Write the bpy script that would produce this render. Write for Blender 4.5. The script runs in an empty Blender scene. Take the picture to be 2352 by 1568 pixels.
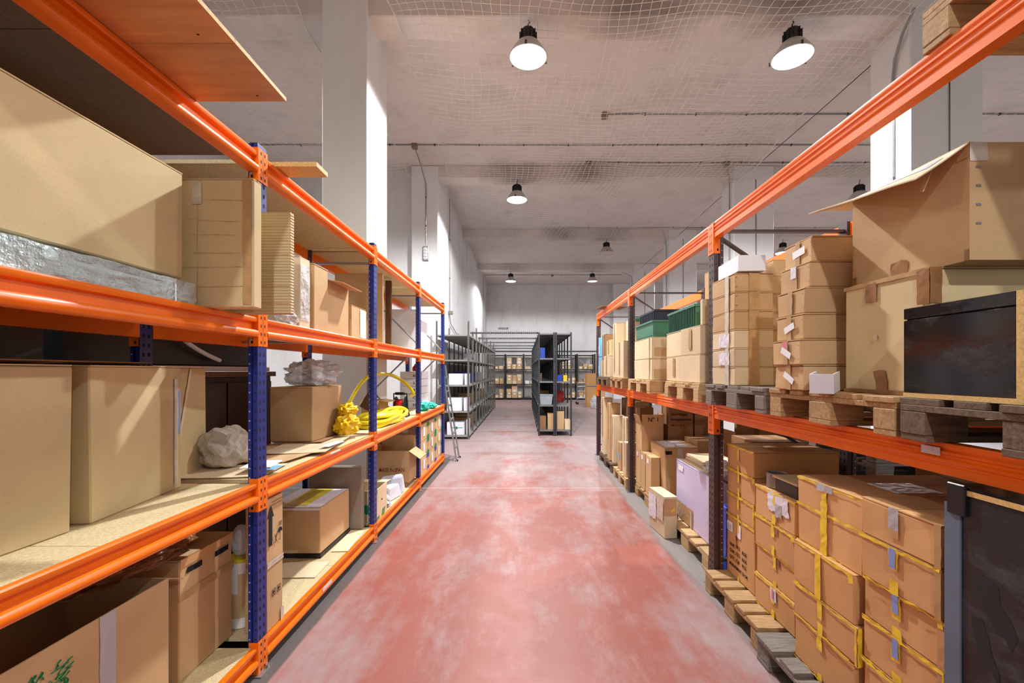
import bpy, bmesh, math, random
from mathutils import Vector, Matrix, noise
random.seed(11)
sc = bpy.context.scene
col = sc.collection
PI = math.pi

# ------------------------------------------------------------------ camera
cd = bpy.data.cameras.new('camera')
cam = bpy.data.objects.new('camera', cd); col.objects.link(cam)
cam.location = (0, 0, 1.6); cam.rotation_euler = (PI/2, 0, 0)
cd.sensor_width = 36.0; cd.lens = 1000/2352*36
cd.shift_x = -27/2352; cd.shift_y = 69/2352
cd.clip_start = 0.05; cd.clip_end = 200
sc.camera = cam
# ------------------------------------------------------------------ world, exposure
w = bpy.data.worlds.new('world'); sc.world = w; w.use_nodes = True
w.node_tree.nodes['Background'].inputs[0].default_value = (0.8, 0.85, 0.9, 1)
w.node_tree.nodes['Background'].inputs[1].default_value = 0.3
sc.view_settings.view_transform = 'Standard'
sc.view_settings.look = 'None'
sc.view_settings.gamma = 1.0
sc.view_settings.use_curve_mapping = False
sc.view_settings.exposure = 0.42
LAMP_W = 620.0
LAMP_COL = (0.97, 0.985, 1.0)

# ------------------------------------------------------------------ materials
def lin(c):
    return tuple(((x/255)/12.92 if x/255 <= .04045 else ((x/255+.055)/1.055)**2.4) for x in c) + (1,)
class NT:
    def __init__(s, name):
        s.m = bpy.data.materials.new(name); s.m.use_nodes = True
        s.t = s.m.node_tree; s.n = s.t.nodes; s.b = s.n['Principled BSDF']; s.out = s.n['Material Output']
    def add(s, kind, **kw):
        x = s.n.new(kind)
        for k, v in kw.items():
            if k in x.inputs: x.inputs[k].default_value = v
            else: setattr(x, k, v)
        return x
    def l(s, a, b): s.t.links.new(a, b)
    def coord(s, scale=(1,1,1), rnd=True, kind='Object'):
        tc = s.add('ShaderNodeTexCoord'); mp = s.add('ShaderNodeMapping')
        mp.inputs['Scale'].default_value = scale
        s.l(tc.outputs[kind], mp.inputs['Vector'])
        if rnd:
            oi = s.add('ShaderNodeObjectInfo'); mu = s.add('ShaderNodeMath', operation='MULTIPLY'); mu.inputs[1].default_value = 37.0
            s.l(oi.outputs['Random'], mu.inputs[0]); cb = s.add('ShaderNodeCombineXYZ')
            for i in range(3): s.l(mu.outputs[0], cb.inputs[i])
            s.l(cb.outputs[0], mp.inputs['Location'])
        return mp.outputs[0]
    def noise(s, vec, scale, detail=4, rough=.55):
        x = s.add('ShaderNodeTexNoise'); x.inputs['Scale'].default_value = scale; x.inputs['Detail'].default_value = detail
        x.inputs['Roughness'].default_value = rough; s.l(vec, x.inputs['Vector']); return x.outputs['Fac']
    def ramp(s, fac, p0, p1, c0=(0,0,0,1), c1=(1,1,1,1)):
        r = s.add('ShaderNodeValToRGB'); e = r.color_ramp.elements
        e[0].position = p0; e[1].position = p1; e[0].color = c0; e[1].color = c1
        s.l(fac, r.inputs[0]); return r.outputs[0]
    def mix(s, fac, a, b, mode='MIX'):
        x = s.add('ShaderNodeMix'); x.data_type = 'RGBA'; x.blend_type = mode
        for sock, v in ((x.inputs[0], fac), (x.inputs[6], a), (x.inputs[7], b)):
            if hasattr(v, 'is_linked'): s.l(v, sock)
            else: sock.default_value = v
        return x.outputs[2]
    def math(s, op, a, b=0.0):
        x = s.add('ShaderNodeMath', operation=op)
        for sock, v in ((x.inputs[0], a), (x.inputs[1], b)):
            if hasattr(v, 'is_linked'): s.l(v, sock)
            else: sock.default_value = v
        return x.outputs[0]
    def bump(s, h, strength=.3, dist=.002):
        x = s.add('ShaderNodeBump'); x.inputs['Strength'].default_value = strength; x.inputs['Distance'].default_value = dist
        s.l(h, x.inputs['Height']); s.l(x.outputs[0], s.b.inputs['Normal'])
    def base(s, c): s.l(c, s.b.inputs['Base Color'])

MAT = {}
def basic(name, c, rough=.6, metal=0., var=.10, scale=6., bump=0., bscale=80., rnd=True, stretch=(1,1,1), dark=None, coat=0., spec=.5):
    t = NT(name); c = lin(c) if max(c) > 1 else c
    v = t.coord(stretch, rnd); f = t.noise(v, scale)
    lo = tuple(x*(1-var) for x in c[:3])+(1,); hi = tuple(min(1, x*(1+var)) for x in c[:3])+(1,)
    t.base(t.ramp(f, .3, .7, lo, hi))
    t.b.inputs['Roughness'].default_value = rough; t.b.inputs['Metallic'].default_value = metal
    t.b.inputs['Specular IOR Level'].default_value = spec
    if coat: t.b.inputs['Coat Weight'].default_value = coat; t.b.inputs['Coat Roughness'].default_value = .12
    if bump: t.bump(t.noise(v, bscale, 3), bump)
    MAT[name] = t.m; return t.m

def cardboard(name, c, var=.10):
    t = NT(name); c = lin(c)
    v = t.coord((1,1,1)); f = t.noise(v, 3.0, 5)
    g = t.noise(v, 160, 2)
    lo = tuple(x*(1-var) for x in c[:3])+(1,); hi = tuple(min(1, x*(1+var)) for x in c[:3])+(1,)
    a = t.ramp(f, .25, .75, lo, hi)
    sp = t.ramp(g, .30, .42, (.80,.78,.75,1), (1,1,1,1))
    a = t.mix(.45, a, sp, 'MULTIPLY')
    sc_ = t.noise(t.coord((2,2,14)), 2.2, 6, .7)           # scuffs
    a = t.mix(t.math('MULTIPLY', t.ramp(sc_, .66, .74), .25), a, tuple(min(1, x*1.35) for x in c[:3])+(1,))
    oi = t.add('ShaderNodeObjectInfo')
    hs = t.add('ShaderNodeHueSaturation'); t.l(a, hs.inputs['Color'])
    t.l(t.math('ADD', t.math('MULTIPLY', oi.outputs['Random'], .22), .90), hs.inputs['Value'])
    t.base(hs.outputs[0])
    t.b.inputs['Roughness'].default_value = .82; t.b.inputs['Specular IOR Level'].default_value = .25
    w1 = t.add('ShaderNodeTexWave'); w1.bands_direction = 'Z'; w1.inputs['Scale'].default_value = 16; w1.inputs['Distortion'].default_value = .5
    t.l(v, w1.inputs['Vector'])
    h = t.math('ADD', t.math('MULTIPLY', w1.outputs['Fac'], .07), t.math('ADD', t.math('MULTIPLY', f, 2.2), t.math('MULTIPLY', g, .25)))
    t.bump(h, .16, .004)
    MAT[name] = t.m
cardboard('card', (203,168,124))
cardboard('card_olive', (206,184,140))
cardboard('card_orange', (208,160,108))
cardboard('card_light', (220,199,165))
cardboard('card_dark', (146,110,76))
cardboard('card_grey', (150,140,128))

def corrugated(name, c):
    t = NT(name); c = lin(c); v = t.coord((1,1,1))
    w1 = t.add('ShaderNodeTexWave'); w1.bands_direction = 'Z'; w1.wave_profile = 'SIN'; w1.inputs['Scale'].default_value = 22; w1.inputs['Distortion'].default_value = .6
    t.l(v, w1.inputs['Vector'])
    t.base(t.ramp(w1.outputs['Fac'], 0, .5, tuple(x*.86 for x in c[:3])+(1,), c)); t.bump(w1.outputs['Fac'], .7, .004)
    t.b.inputs['Roughness'].default_value = .85; MAT[name] = t.m
corrugated('card_ribbed', (205,182,138))

def wood(name, c, c2, scale=9., stretch=(1,8,8), rough=.8, bump=.5):
    t = NT(name); v = t.coord(stretch); f = t.noise(v, scale, 6, .65); g = t.noise(t.coord((1,1,1)), 2.5, 3)
    a = t.ramp(f, .35, .68, lin(c2), lin(c)); a = t.mix(t.ramp(g, .35, .8), a, tuple(x*.62 for x in lin(c)[:3])+(1,), 'MIX')
    t.base(a); t.b.inputs['Roughness'].default_value = rough; t.bump(f, bump, .003); MAT[name] = t.m
wood('pallet_wood', (205,168,118), (150,112,70))
wood('pallet_pale', (222,190,140), (180,142,95))
wood('pallet_grey', (152,142,132), (98,88,80))
wood('pallet_dark', (132,108,84), (72,56,44))
wood('laminate', (232,168,106), (208,136,80), 3.0, (.6,7,7), .35, .05)
wood('panel_brown', (120,78,46), (84,50,28), 4, (9,9,.8), .5, .2)
wood('cabinet_dark', (54,32,22), (38,22,16), 3, (6,6,.8), .45, .1)

def chipboard(name, c):
    t = NT(name); v = t.coord((1,1,1)); c = lin(c)
    vo = t.add('ShaderNodeTexVoronoi'); vo.inputs['Scale'].default_value = 190; t.l(v, vo.inputs['Vector'])
    bw = t.add('ShaderNodeSeparateColor'); t.l(vo.outputs['Color'], bw.inputs[0])
    a = t.ramp(bw.outputs[0], 0, 1, tuple(x*.78 for x in c[:3])+(1,), tuple(min(1,x*1.1) for x in c[:3])+(1,))
    a = t.mix(t.ramp(t.noise(v, 2.0, 5), .5, .75), a, tuple(x*.88 for x in c[:3])+(1,))
    t.base(a); t.b.inputs['Roughness'].default_value = .7; t.bump(bw.outputs[0], .15, .001); MAT[name] = t.m
chipboard('chipboard', (214,194,150))
chipboard('chip_edge', (222,184,116))
chipboard('hardboard', (122,100,76))

def orange_paint(name, c):
    t = NT(name); v = t.coord((1,1,1)); c = lin(c)
    f = t.noise(v, 5, 5)
    a = t.ramp(f, .3, .75, tuple(x*.9 for x in c[:3])+(1,), tuple(min(1,x*1.06) for x in c[:3])+(1,))
    chip = t.ramp(t.noise(t.coord((3,1,3)), 14, 6, .75), .73, .76)
    a = t.mix(t.math('MULTIPLY', chip, .7), a, lin((150,90,60))); t.base(a)
    t.b.inputs['Roughness'].default_value = .30; t.b.inputs['Specular IOR Level'].default_value = .35; t.b.inputs['Coat Weight'].default_value = .08; t.b.inputs['Coat Roughness'].default_value = .1
    MAT[name] = t.m
orange_paint('orange', (246,118,8))
orange_paint('orange_red', (246,112,4))
basic('blue_paint', (24,42,124), .35, var=.15, scale=12, bump=.08)
basic('brown_paint', (66,46,44), .38, var=.15, scale=12, bump=.08)
basic('hole', (8,8,14), .9)
basic('slot_dim', (104,106,112), .6)
basic('hole_bright', (170,170,185), .5)
basic('galv', (165,168,172), .35, .8, .12, 18)
basic('dark_steel', (72,66,64), .4, .5, .1, 12)
basic('grey_shelf', (150,150,146), .5, .25, .12, 6)
basic('grey_post', (112,110,106), .5, .3, .12, 10)
basic('black_post', (22,25,30), .45, .2, .1, 10)
basic('black_shelf', (118,118,118), .5, .2, .12, 6)
basic('white_box', (232,234,242), .6, var=.03)
basic('white_plastic', (228,232,244), .35, var=.03)
basic('paper', (240,240,242), .7, var=.03)
basic('paper_print', (226,222,232), .7, var=.10, scale=60)
basic('pink_print', (214,130,140), .7, var=.05)
basic('tape_clear', (206,196,180), .25, var=.12, scale=20)
basic('tape_brown', (150,104,62), .3, var=.15, scale=20)
basic('tape_tan', (190,152,104), .28, var=.12, scale=20)
basic('tape_yellow', (238,200,58), .3, var=.16, scale=22)
basic('tape_green', (22,150,90), .35, var=.1)
basic('tape_blue', (38,70,190), .35, var=.1)
basic('label_blue', (136,150,206), .6, var=.05)
basic('tape_grey', (178,176,180), .3, var=.1)
basic('ink', (26,22,22), .8, var=.05)
basic('ink_red', (130,36,28), .8, var=.1)
basic('ink_blue', (46,50,120), .8, var=.1)
basic('yellow_hose', (238,220,10), .35, var=.06)
basic('yellow_bag', (232,196,14), .4, var=.15, bump=.4, bscale=18)
basic('teal_plastic', (22,176,160), .35, var=.1)
basic('red_plastic', (190,26,34), .35, var=.08)
basic('black_plastic', (22,22,26), .4, var=.15)
basic('black_rubber', (28,28,30), .7, var=.15)
basic('lavender', (206,196,228), .6, var=.03)
basic('green_crate', (66,124,96), .45, var=.08)
basic('green_dark', (24,82,62), .5, var=.15)
basic('navy_crate', (34,38,58), .5, var=.12)
basic('blue_bag', (24,66,196), .22, var=.2, bump=.5, bscale=14)
basic('blue_plastic', (34,66,170), .4, var=.1)
basic('yellow_card', (240,190,30), .5, var=.1)
basic('sack', (186,178,164), .85, var=.15, bump=.5, bscale=14)
basic('foil', (150,150,156), .25, .6, .25, 16, .5, 22)
basic('blk_edge', (96,112,130), .4, var=.1)
basic('lamp_black', (24,24,28), .5, var=.1)
basic('lamp_shell', (196,192,188), .35, .3, .06)
basic('lens_off', (196,170,166), .3, var=.05)
basic('net_thread', (214,206,194), .9, var=.08)
basic('conduit', (150,148,146), .4, .5, .1)
basic('junction', (120,112,92), .6, var=.1)
basic('cable', (60,56,54), .7, var=.1)
basic('fixture_glass', (214,216,220), .25, var=.05)
basic('mat_grey', (150,158,166), .6, var=.12)
basic('board_pale', (196,214,212), .4, var=.1)
basic('dark_paint', (62,60,62), .5, var=.1)
basic('book_blue', (120,180,215), .5, var=.1)
basic('yellow_print', (214,200,60), .6, var=.2, scale=5)
basic('stain', (34,31,33), .9, var=.2)

def laminate_black(name, c, rough, scratch):
    t = NT(name); v = t.coord((1,1,1)); c = lin(c)
    f = t.noise(v, 260, 2); a = t.ramp(f, .55, .75, c, tuple(x*2.2+.01 for x in c[:3])+(1,))
    sm = t.ramp(t.noise(t.coord((2,2,5)), 2.2, 6, .7), .48, .72)          # wipe marks
    a = t.mix(t.math('MULTIPLY', sm, scratch), a, (.13,.13,.15,1)); t.base(a)
    t.l(t.math('ADD', t.math('MULTIPLY', sm, .35), rough), t.b.inputs['Roughness']); MAT[name] = t.m
laminate_black('black_gloss', (14,14,18), .12, .30)
laminate_black('black_matt', (30,33,40), .38, .55)

def film(name, c, tr):
    t = NT(name); v = t.coord((1,1,1)); t.bump(t.noise(v, 9, 5), 1.0, .06)
    t.b.inputs['Base Color'].default_value = lin(c); t.b.inputs['Roughness'].default_value = .12
    tp = t.add('ShaderNodeBsdfTransparent'); mx = t.add('ShaderNodeMixShader'); mx.inputs[0].default_value = 1-tr
    t.l(tp.outputs[0], mx.inputs[1]); t.l(t.b.outputs[0], mx.inputs[2]); t.l(mx.outputs[0], t.out.inputs[0]); MAT[name] = t.m
film('film_clear', (206,224,226), .35)
film('film_brown', (150,96,58), .15)
film('film_white', (225,228,232), .35)

def emit(name, c, s):
    t = NT(name); t.b.inputs['Base Color'].default_value = (*c, 1); t.b.inputs['Emission Color'].default_value = (*c, 1)
    t.b.inputs['Emission Strength'].default_value = s; MAT[name] = t.m
emit('lens_on', (.96,.98,1), 9.0)
emit('lens_dim', (.85,.9,1), 1.2)

def wallmat(name, c, dirt, dc=(120,104,92), sc1=.55, soot=()):
    t = NT(name); v = t.coord((1,1,1), False); c = lin(c)
    f = t.noise(v, sc1, 7, .62); g = t.noise(t.coord((1.6,1.6,.5), False), 1.1, 6, .65)
    a = t.ramp(f, .3, .75, tuple(x*.9 for x in c[:3])+(1,), c)
    a = t.mix(t.math('MULTIPLY', t.ramp(g, .5, .78), dirt), a, lin(dc))
    if soot:                                                   # soot deposits where lamps hang or hung
        vv = t.coord((.55,1.3,1.0), False); nn = t.noise(v, 3.0, 6, .7)
        for p in soot:
            d = t.add('ShaderNodeVectorMath', operation='DISTANCE'); t.l(vv, d.inputs[0]); d.inputs[1].default_value = (p[0]*.55, p[1]*1.3, p[2])
            k = t.ramp(t.math('ADD', d.outputs['Value'], t.math('MULTIPLY', nn, .5)), .30, .85, (1,1,1,1), (0,0,0,1))
            a = t.mix(t.math('MULTIPLY', k, .62), a, lin((70,60,54)))
    t.base(a)
    t.b.inputs['Roughness'].default_value = .85; t.b.inputs['Specular IOR Level'].default_value = .25
    t.bump(t.noise(v, 6, 6), .15, .01); MAT[name] = t.m
wallmat('wall_paint', (226,224,224), .30)
wallmat('pillar_paint', (232,231,231), .12)
wallmat('ceiling_paint', (222,212,206), .28, (126,110,100), soot=[(-.17,10.9,6.5),(1.56,10.85,6.5),(1.4,15.65,6.5),(2.99,15.75,6.5),(3.27,20.8,6.5),(1.55,6.0,6.5),(3.67,5.95,6.7),(-.6,20.8,6.5)])

def floor_mat():
    t = NT('floor_paint'); tc = t.add('ShaderNodeTexCoord'); sp = t.add('ShaderNodeSeparateXYZ'); t.l(tc.outputs['Object'], sp.inputs[0])
    v = t.coord((1,1,1), False)
    n1 = t.noise(t.coord((1.0,.6,1), False), 1.0, 6, .55); n2 = t.noise(v, 5.5, 8, .7); n3 = t.noise(t.coord((1,.22,1), False), 6, 9, .72)
    s = t.math('ADD', t.math('MULTIPLY', n1, .54), t.math('ADD', t.math('MULTIPLY', n2, .16), t.math('MULTIPLY', n3, .30)))
    # traffic wear: paint dulls towards the far hall and at the aisle edges
    far = t.add('ShaderNodeMapRange'); far.inputs[1].default_value = 3.0; far.inputs[2].default_value = 9.0; far.inputs[4].default_value = .16
    t.l(sp.outputs[1], far.inputs[0])
    ax = t.math('ABSOLUTE', t.math('SUBTRACT', sp.outputs[0], .05))
    ed = t.add('ShaderNodeMapRange'); ed.inputs[1].default_value = .7; ed.inputs[2].default_value = 1.3; ed.inputs[4].default_value = .08
    t.l(ax, ed.inputs[0])
    s = t.math('SUBTRACT', s, t.math('ADD', far.outputs[0], ed.outputs[0]))
    k = t.ramp(s, .33, .47)
    a = t.mix(k, lin((162,138,137)), lin((156,86,73)))
    white = t.ramp(t.noise(t.coord((1,.38,1), False), 2.6, 10, .74), .52, .68)
    a = t.mix(t.math('MULTIPLY', white, .40), a, lin((182,168,168)))
    scr = t.ramp(t.noise(t.coord((5,.6,1), False), 16, 6, .75), .62, .72); a = t.mix(t.math('MULTIPLY', scr, .32), a, lin((196,182,180)))
    # bare concrete beyond the painted lane; rack shadow painted into the darker left side
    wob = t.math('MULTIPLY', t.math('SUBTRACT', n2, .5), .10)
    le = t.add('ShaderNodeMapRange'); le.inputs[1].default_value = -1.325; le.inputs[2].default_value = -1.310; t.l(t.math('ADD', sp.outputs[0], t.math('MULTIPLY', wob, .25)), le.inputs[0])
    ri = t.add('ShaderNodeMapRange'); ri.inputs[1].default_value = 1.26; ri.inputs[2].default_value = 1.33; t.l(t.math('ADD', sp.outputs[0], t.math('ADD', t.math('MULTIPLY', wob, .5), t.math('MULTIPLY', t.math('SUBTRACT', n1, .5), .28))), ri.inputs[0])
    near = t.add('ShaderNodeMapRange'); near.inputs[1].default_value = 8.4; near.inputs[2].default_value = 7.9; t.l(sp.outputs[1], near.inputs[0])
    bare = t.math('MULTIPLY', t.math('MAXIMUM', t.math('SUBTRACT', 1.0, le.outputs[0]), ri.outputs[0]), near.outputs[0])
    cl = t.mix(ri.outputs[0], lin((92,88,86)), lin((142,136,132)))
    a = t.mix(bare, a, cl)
    for jy, jw, jc in ((5.98,.010,(214,196,192)),(13.2,.02,(120,100,96))):           # expansion joints
        d_ = t.math('ABSOLUTE', t.math('SUBTRACT', t.math('ADD', sp.outputs[1], t.math('MULTIPLY', wob, .3)), jy))
        a = t.mix(t.math('MULTIPLY', t.math('LESS_THAN', d_, jw), .55), a, lin(jc))
    t.base(a); t.l(t.math('ADD', t.math('MULTIPLY', n2, .3), .30), t.b.inputs['Roughness'])
    t.bump(t.math('ADD', n3, n2), .12, .004); MAT['floor_paint'] = t.m
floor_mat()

# ------------------------------------------------------------------ mesh helpers
class MB:
    def __init__(s): s.v = []; s.f = []; s.mi = []
    def face(s, idx, m=0): s.f.append(tuple(idx)); s.mi.append(m)
    def hexa(s, P, m=0):
        b = len(s.v); s.v += [tuple(p) for p in P]
        for q in ((0,3,2,1),(4,5,6,7),(0,1,5,4),(1,2,6,5),(2,3,7,6),(3,0,4,7)): s.face([b+i for i in q], m)
    def box(s, x0, x1, y0, y1, z0, z1, m=0):
        s.hexa([(x0,y0,z0),(x1,y0,z0),(x1,y1,z0),(x0,y1,z0),(x0,y0,z1),(x1,y0,z1),(x1,y1,z1),(x0,y1,z1)], m); return s
    def obox(s, M, sx, sy, sz, m=0):
        a, b, c = sx/2, sy/2, sz/2
        s.hexa([M @ Vector(p) for p in ((-a,-b,-c),(a,-b,-c),(a,b,-c),(-a,b,-c),(-a,-b,c),(a,-b,c),(a,b,c),(-a,b,c))], m); return s
    def bar(s, p, q, wd, th, m=0, up=(0,1,0)):
        p, q = Vector(p), Vector(q); d = q-p; L = d.length; z = d.normalized(); u = Vector(up); x = u.cross(z).normalized(); y = z.cross(x)
        M = Matrix(((x.x,y.x,z.x,(p.x+q.x)/2),(x.y,y.y,z.y,(p.y+q.y)/2),(x.z,y.z,z.z,(p.z+q.z)/2),(0,0,0,1)))
        return s.obox(M, wd, th, L, m)
    def prism(s, prof, axis, t0, t1, m=0):
        b = len(s.v); n = len(prof)
        for t in (t0, t1):
            for (a, c) in prof: s.v.append((a,t,c) if axis == 'y' else ((t,a,c) if axis == 'x' else (a,c,t)))
        for i in range(n):
            j = (i+1) % n; s.face((b+i, b+j, b+n+j, b+n+i), m)
        s.face([b+i for i in reversed(range(n))], m); s.face([b+n+i for i in range(n)], m); return s
    def tube(s, pts, r, n=8, m=0, closed=False):
        pts = [Vector(p) for p in pts]; N = len(pts); b = len(s.v); prev = None
        for i, p in enumerate(pts):
            if closed: d = pts[(i+1) % N]-pts[i-1]
            else: d = pts[min(i+1, N-1)]-pts[max(i-1, 0)]
            d.normalize()
            if prev is None: u = d.orthogonal().normalized()
            else:
                u = prev-d*prev.dot(d)
                u = u.normalized() if u.length > 1e-6 else d.orthogonal().normalized()
            prev = u; w_ = d.cross(u)
            for k in range(n):
                a = 2*PI*k/n; s.v.append(tuple(p+r*(math.cos(a)*u+math.sin(a)*w_)))
        for i in range(N if closed else N-1):
            j = (i+1) % N
            for k in range(n):
                k2 = (k+1) % n; s.face((b+i*n+k, b+i*n+k2, b+j*n+k2, b+j*n+k), m)
        if not closed:
            s.face([b+k for k in reversed(range(n))], m); s.face([b+(N-1)*n+k for k in range(n)], m)
        return s
    def lathe(s, prof, c=(0,0,0), n=24, m=0):
        b = len(s.v); R = len(prof)
        for (r, z) in prof:
            for k in range(n):
                a = 2*PI*k/n; s.v.append((c[0]+r*math.cos(a), c[1]+r*math.sin(a), c[2]+z))
        for i in range(R-1):
            for k in range(n):
                k2 = (k+1) % n; s.face((b+i*n+k, b+i*n+k2, b+(i+1)*n+k2, b+(i+1)*n+k), m)
        s.face([b+k for k in reversed(range(n))], m); s.face([b+(R-1)*n+k for k in range(n)], m); return s
    def grid(s, fn, nu, nv, m=0):
        b = len(s.v)
        for j in range(nv+1):
            for i in range(nu+1): s.v.append(tuple(fn(i/nu, j/nv)))
        for j in range(nv):
            for i in range(nu):
                a = b+j*(nu+1)+i; s.face((a, a+1, a+nu+2, a+nu+1), m)
        return s
    def mesh(s, name, mats, bevel=0, smooth=False, fix=True, seg=1, ang=40):
        me = bpy.data.meshes.new(name); me.from_pydata(s.v, [], s.f)
        for mt in ([mats] if isinstance(mats, str) else mats): me.materials.append(MAT[mt])
        me.polygons.foreach_set('material_index', s.mi)
        if bevel or fix:
            bm = bmesh.new(); bm.from_mesh(me)
            if bevel: bmesh.ops.bevel(bm, geom=bm.edges[:], offset=bevel, segments=seg, affect='EDGES', clamp_overlap=True)
            if fix: bmesh.ops.recalc_face_normals(bm, faces=bm.faces[:])
            bm.to_mesh(me); bm.free()
        if smooth:
            me.shade_smooth(); me.set_sharp_from_angle(angle=math.radians(ang))
        return me
    def build(s, name, mats, parent=None, **kw):
        return obj(name, s.mesh(name, mats, **kw), parent)
def obj(name, me, parent=None, loc=None, rz=0):
    o = bpy.data.objects.new(name, me); col.objects.link(o)
    if parent: o.parent = parent
    if loc: o.location = loc
    if rz: o.rotation_euler.z = rz
    return o
def tag(o, label, cat, group=None):
    o['label'] = label; o['category'] = cat
    if group: o['group'] = group
    return o
def thing(name, label, cat, loc=(0,0,0), rz=0, group=None):
    o = obj(name, None, None, loc, rz); o.empty_display_size = .1
    return tag(o, label, cat, group)
def struct(name, mb, mat, **kw):
    o = mb.build(name, mat, **kw); o['kind'] = 'structure'; return o
def kids(o): return [c for c in o.children]
def copy_tree(o, parent=None, loc=None, rz=None):
    c = o.copy(); col.objects.link(c); c.parent = parent
    if loc is not None: c.location = loc
    if rz is not None: c.rotation_euler.z = rz
    for ch in kids(o): copy_tree(ch, c)
    return c
def text(s, size, face, loc, mat, parent, name='lettering', align='LEFT', shear=0, squash=1.0):
    cu = bpy.data.curves.new('t', 'FONT'); cu.body = s; cu.size = size; cu.extrude = .0004; cu.align_x = align; cu.shear = shear; cu.resolution_u = 2
    cu.offset = size*.012
    t = bpy.data.objects.new('t', cu); me = bpy.data.meshes.new_from_object(t)
    bpy.data.objects.remove(t); bpy.data.curves.remove(cu)
    ax = {'-x': ((0,-1,0),(0,0,1),(-1,0,0)), '+x': ((0,1,0),(0,0,1),(1,0,0)), '-y': ((1,0,0),(0,0,1),(0,-1,0)), 'top': ((1,0,0),(0,1,0),(0,0,1))}[face]
    X, Y, Z = (Vector(a) for a in ax)
    for v in me.vertices: v.co = X*v.co.x*squash+Y*v.co.y+Z*v.co.z+Vector(loc)
    me.materials.clear(); me.materials.append(MAT[mat]); me.name = name
    return obj(name, me, parent)
ORD = ['lowest', 'second from the bottom', 'third from the bottom', 'fourth from the bottom', 'fifth from the bottom', 'sixth from the bottom']
def ordn(i, n): return 'topmost' if i == n-1 else ORD[i]

# ------------------------------------------------------------------ cartons
DIM = {}
def carton(label, x0, x1, y0, y1, z0, z1, mat='card', rz=0, name='cardboard_box', cat='box', group=None, far=False, openf=None, seam='y', lean=0, th=.006):
    sx, sy, sz = x1-x0, y1-y0, z1-z0
    loc = ((x0+x1)/2, (y0+y1)/2, z0); a, b = sx/2, sy/2
    jj = min(.006, sx*.04, sy*.04)
    def j(): return random.uniform(0, jj)
    mb = MB(); t = .004
    def body_hexa(m, h):
        P = []
        for z in (0, h):
            for (X, Y) in ((-a,-b),(a,-b),(a,b),(-a,b)):
                P.append((X-math.copysign(j(), X), Y-math.copysign(j(), Y), z-(j()*.6 if z else 0)))
        m.hexa(P)
    def flaps(m):
        e = .003
        if seam == 'y': m.box(-a+e,-e/1.5,-b+e,b-e,sz-t-.001,sz); m.box(e/1.5,a-e,-b+e,b-e,sz-t-.001,sz)
        else: m.box(-a+e,a-e,-b+e,-e/1.5,sz-t-.001,sz); m.box(-a+e,a-e,e/1.5,b-e,sz-t-.001,sz)
    if far:
        body_hexa(mb, sz-t); flaps(mb)
        o = mb.build(name, mat); o.location = loc; o.rotation_euler.z = rz; tag(o, label, cat, group); DIM[o.name] = (sx, sy, sz); return o
    root = thing(name, label, cat, loc, rz, group); DIM[root.name] = (sx, sy, sz)
    if lean: root.rotation_euler.y = lean
    if openf is None:
        body_hexa(mb, sz-t); mb.build('body', mat, root, bevel=min(.005, sx*.1, sy*.1))
        for k in range(2):
            f = MB(); e = .003; h0 = sz-t-.001
            if seam == 'y': f.box(*((-a+e,-e/1.5) if k == 0 else (e/1.5,a-e)), -b+e, b-e, h0, sz)
            else: f.box(-a+e, a-e, *((-b+e,-e/1.5) if k == 0 else (e/1.5,b-e)), h0, sz)
            f.build('flap', mat, root)
    else:
        mb.box(-a,a,-b,-b+th,0,sz); mb.box(-a,a,b-th,b,0,sz); mb.box(-a,-a+th,-b+th,b-th,0,sz); mb.box(a-th,a,-b+th,b-th,0,sz); mb.box(-a+th,a-th,-b+th,b-th,0,th)
        mb.build('body', mat, root)
        for (side, ang, ln) in openf:                        # ang: 0 = straight up, 90 = level outwards, 150 = hanging
            r = math.radians(ang); f = MB(); d = Vector((math.sin(r)*ln, math.cos(r)*ln)); q = .004
            n_ = Vector((math.cos(r)*q, -math.sin(r)*q))
            prof = [(0,0),(d.x,d.y),(d.x+n_.x,d.y+n_.y),(n_.x,n_.y)]
            if side in '+x-x':
                sg = 1 if side == '+x' else -1
                f.prism([(sg*(a-.002+p), sz+z) for p, z in prof], 'y', -b+.003, b-.003)
            else:
                sg = 1 if side == '+y' else -1
                f.prism([(sg*(b-.002+p), sz+z) for p, z in prof], 'x', -a+.003, a-.003)
            f.build('flap', mat, root)
    return root
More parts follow.
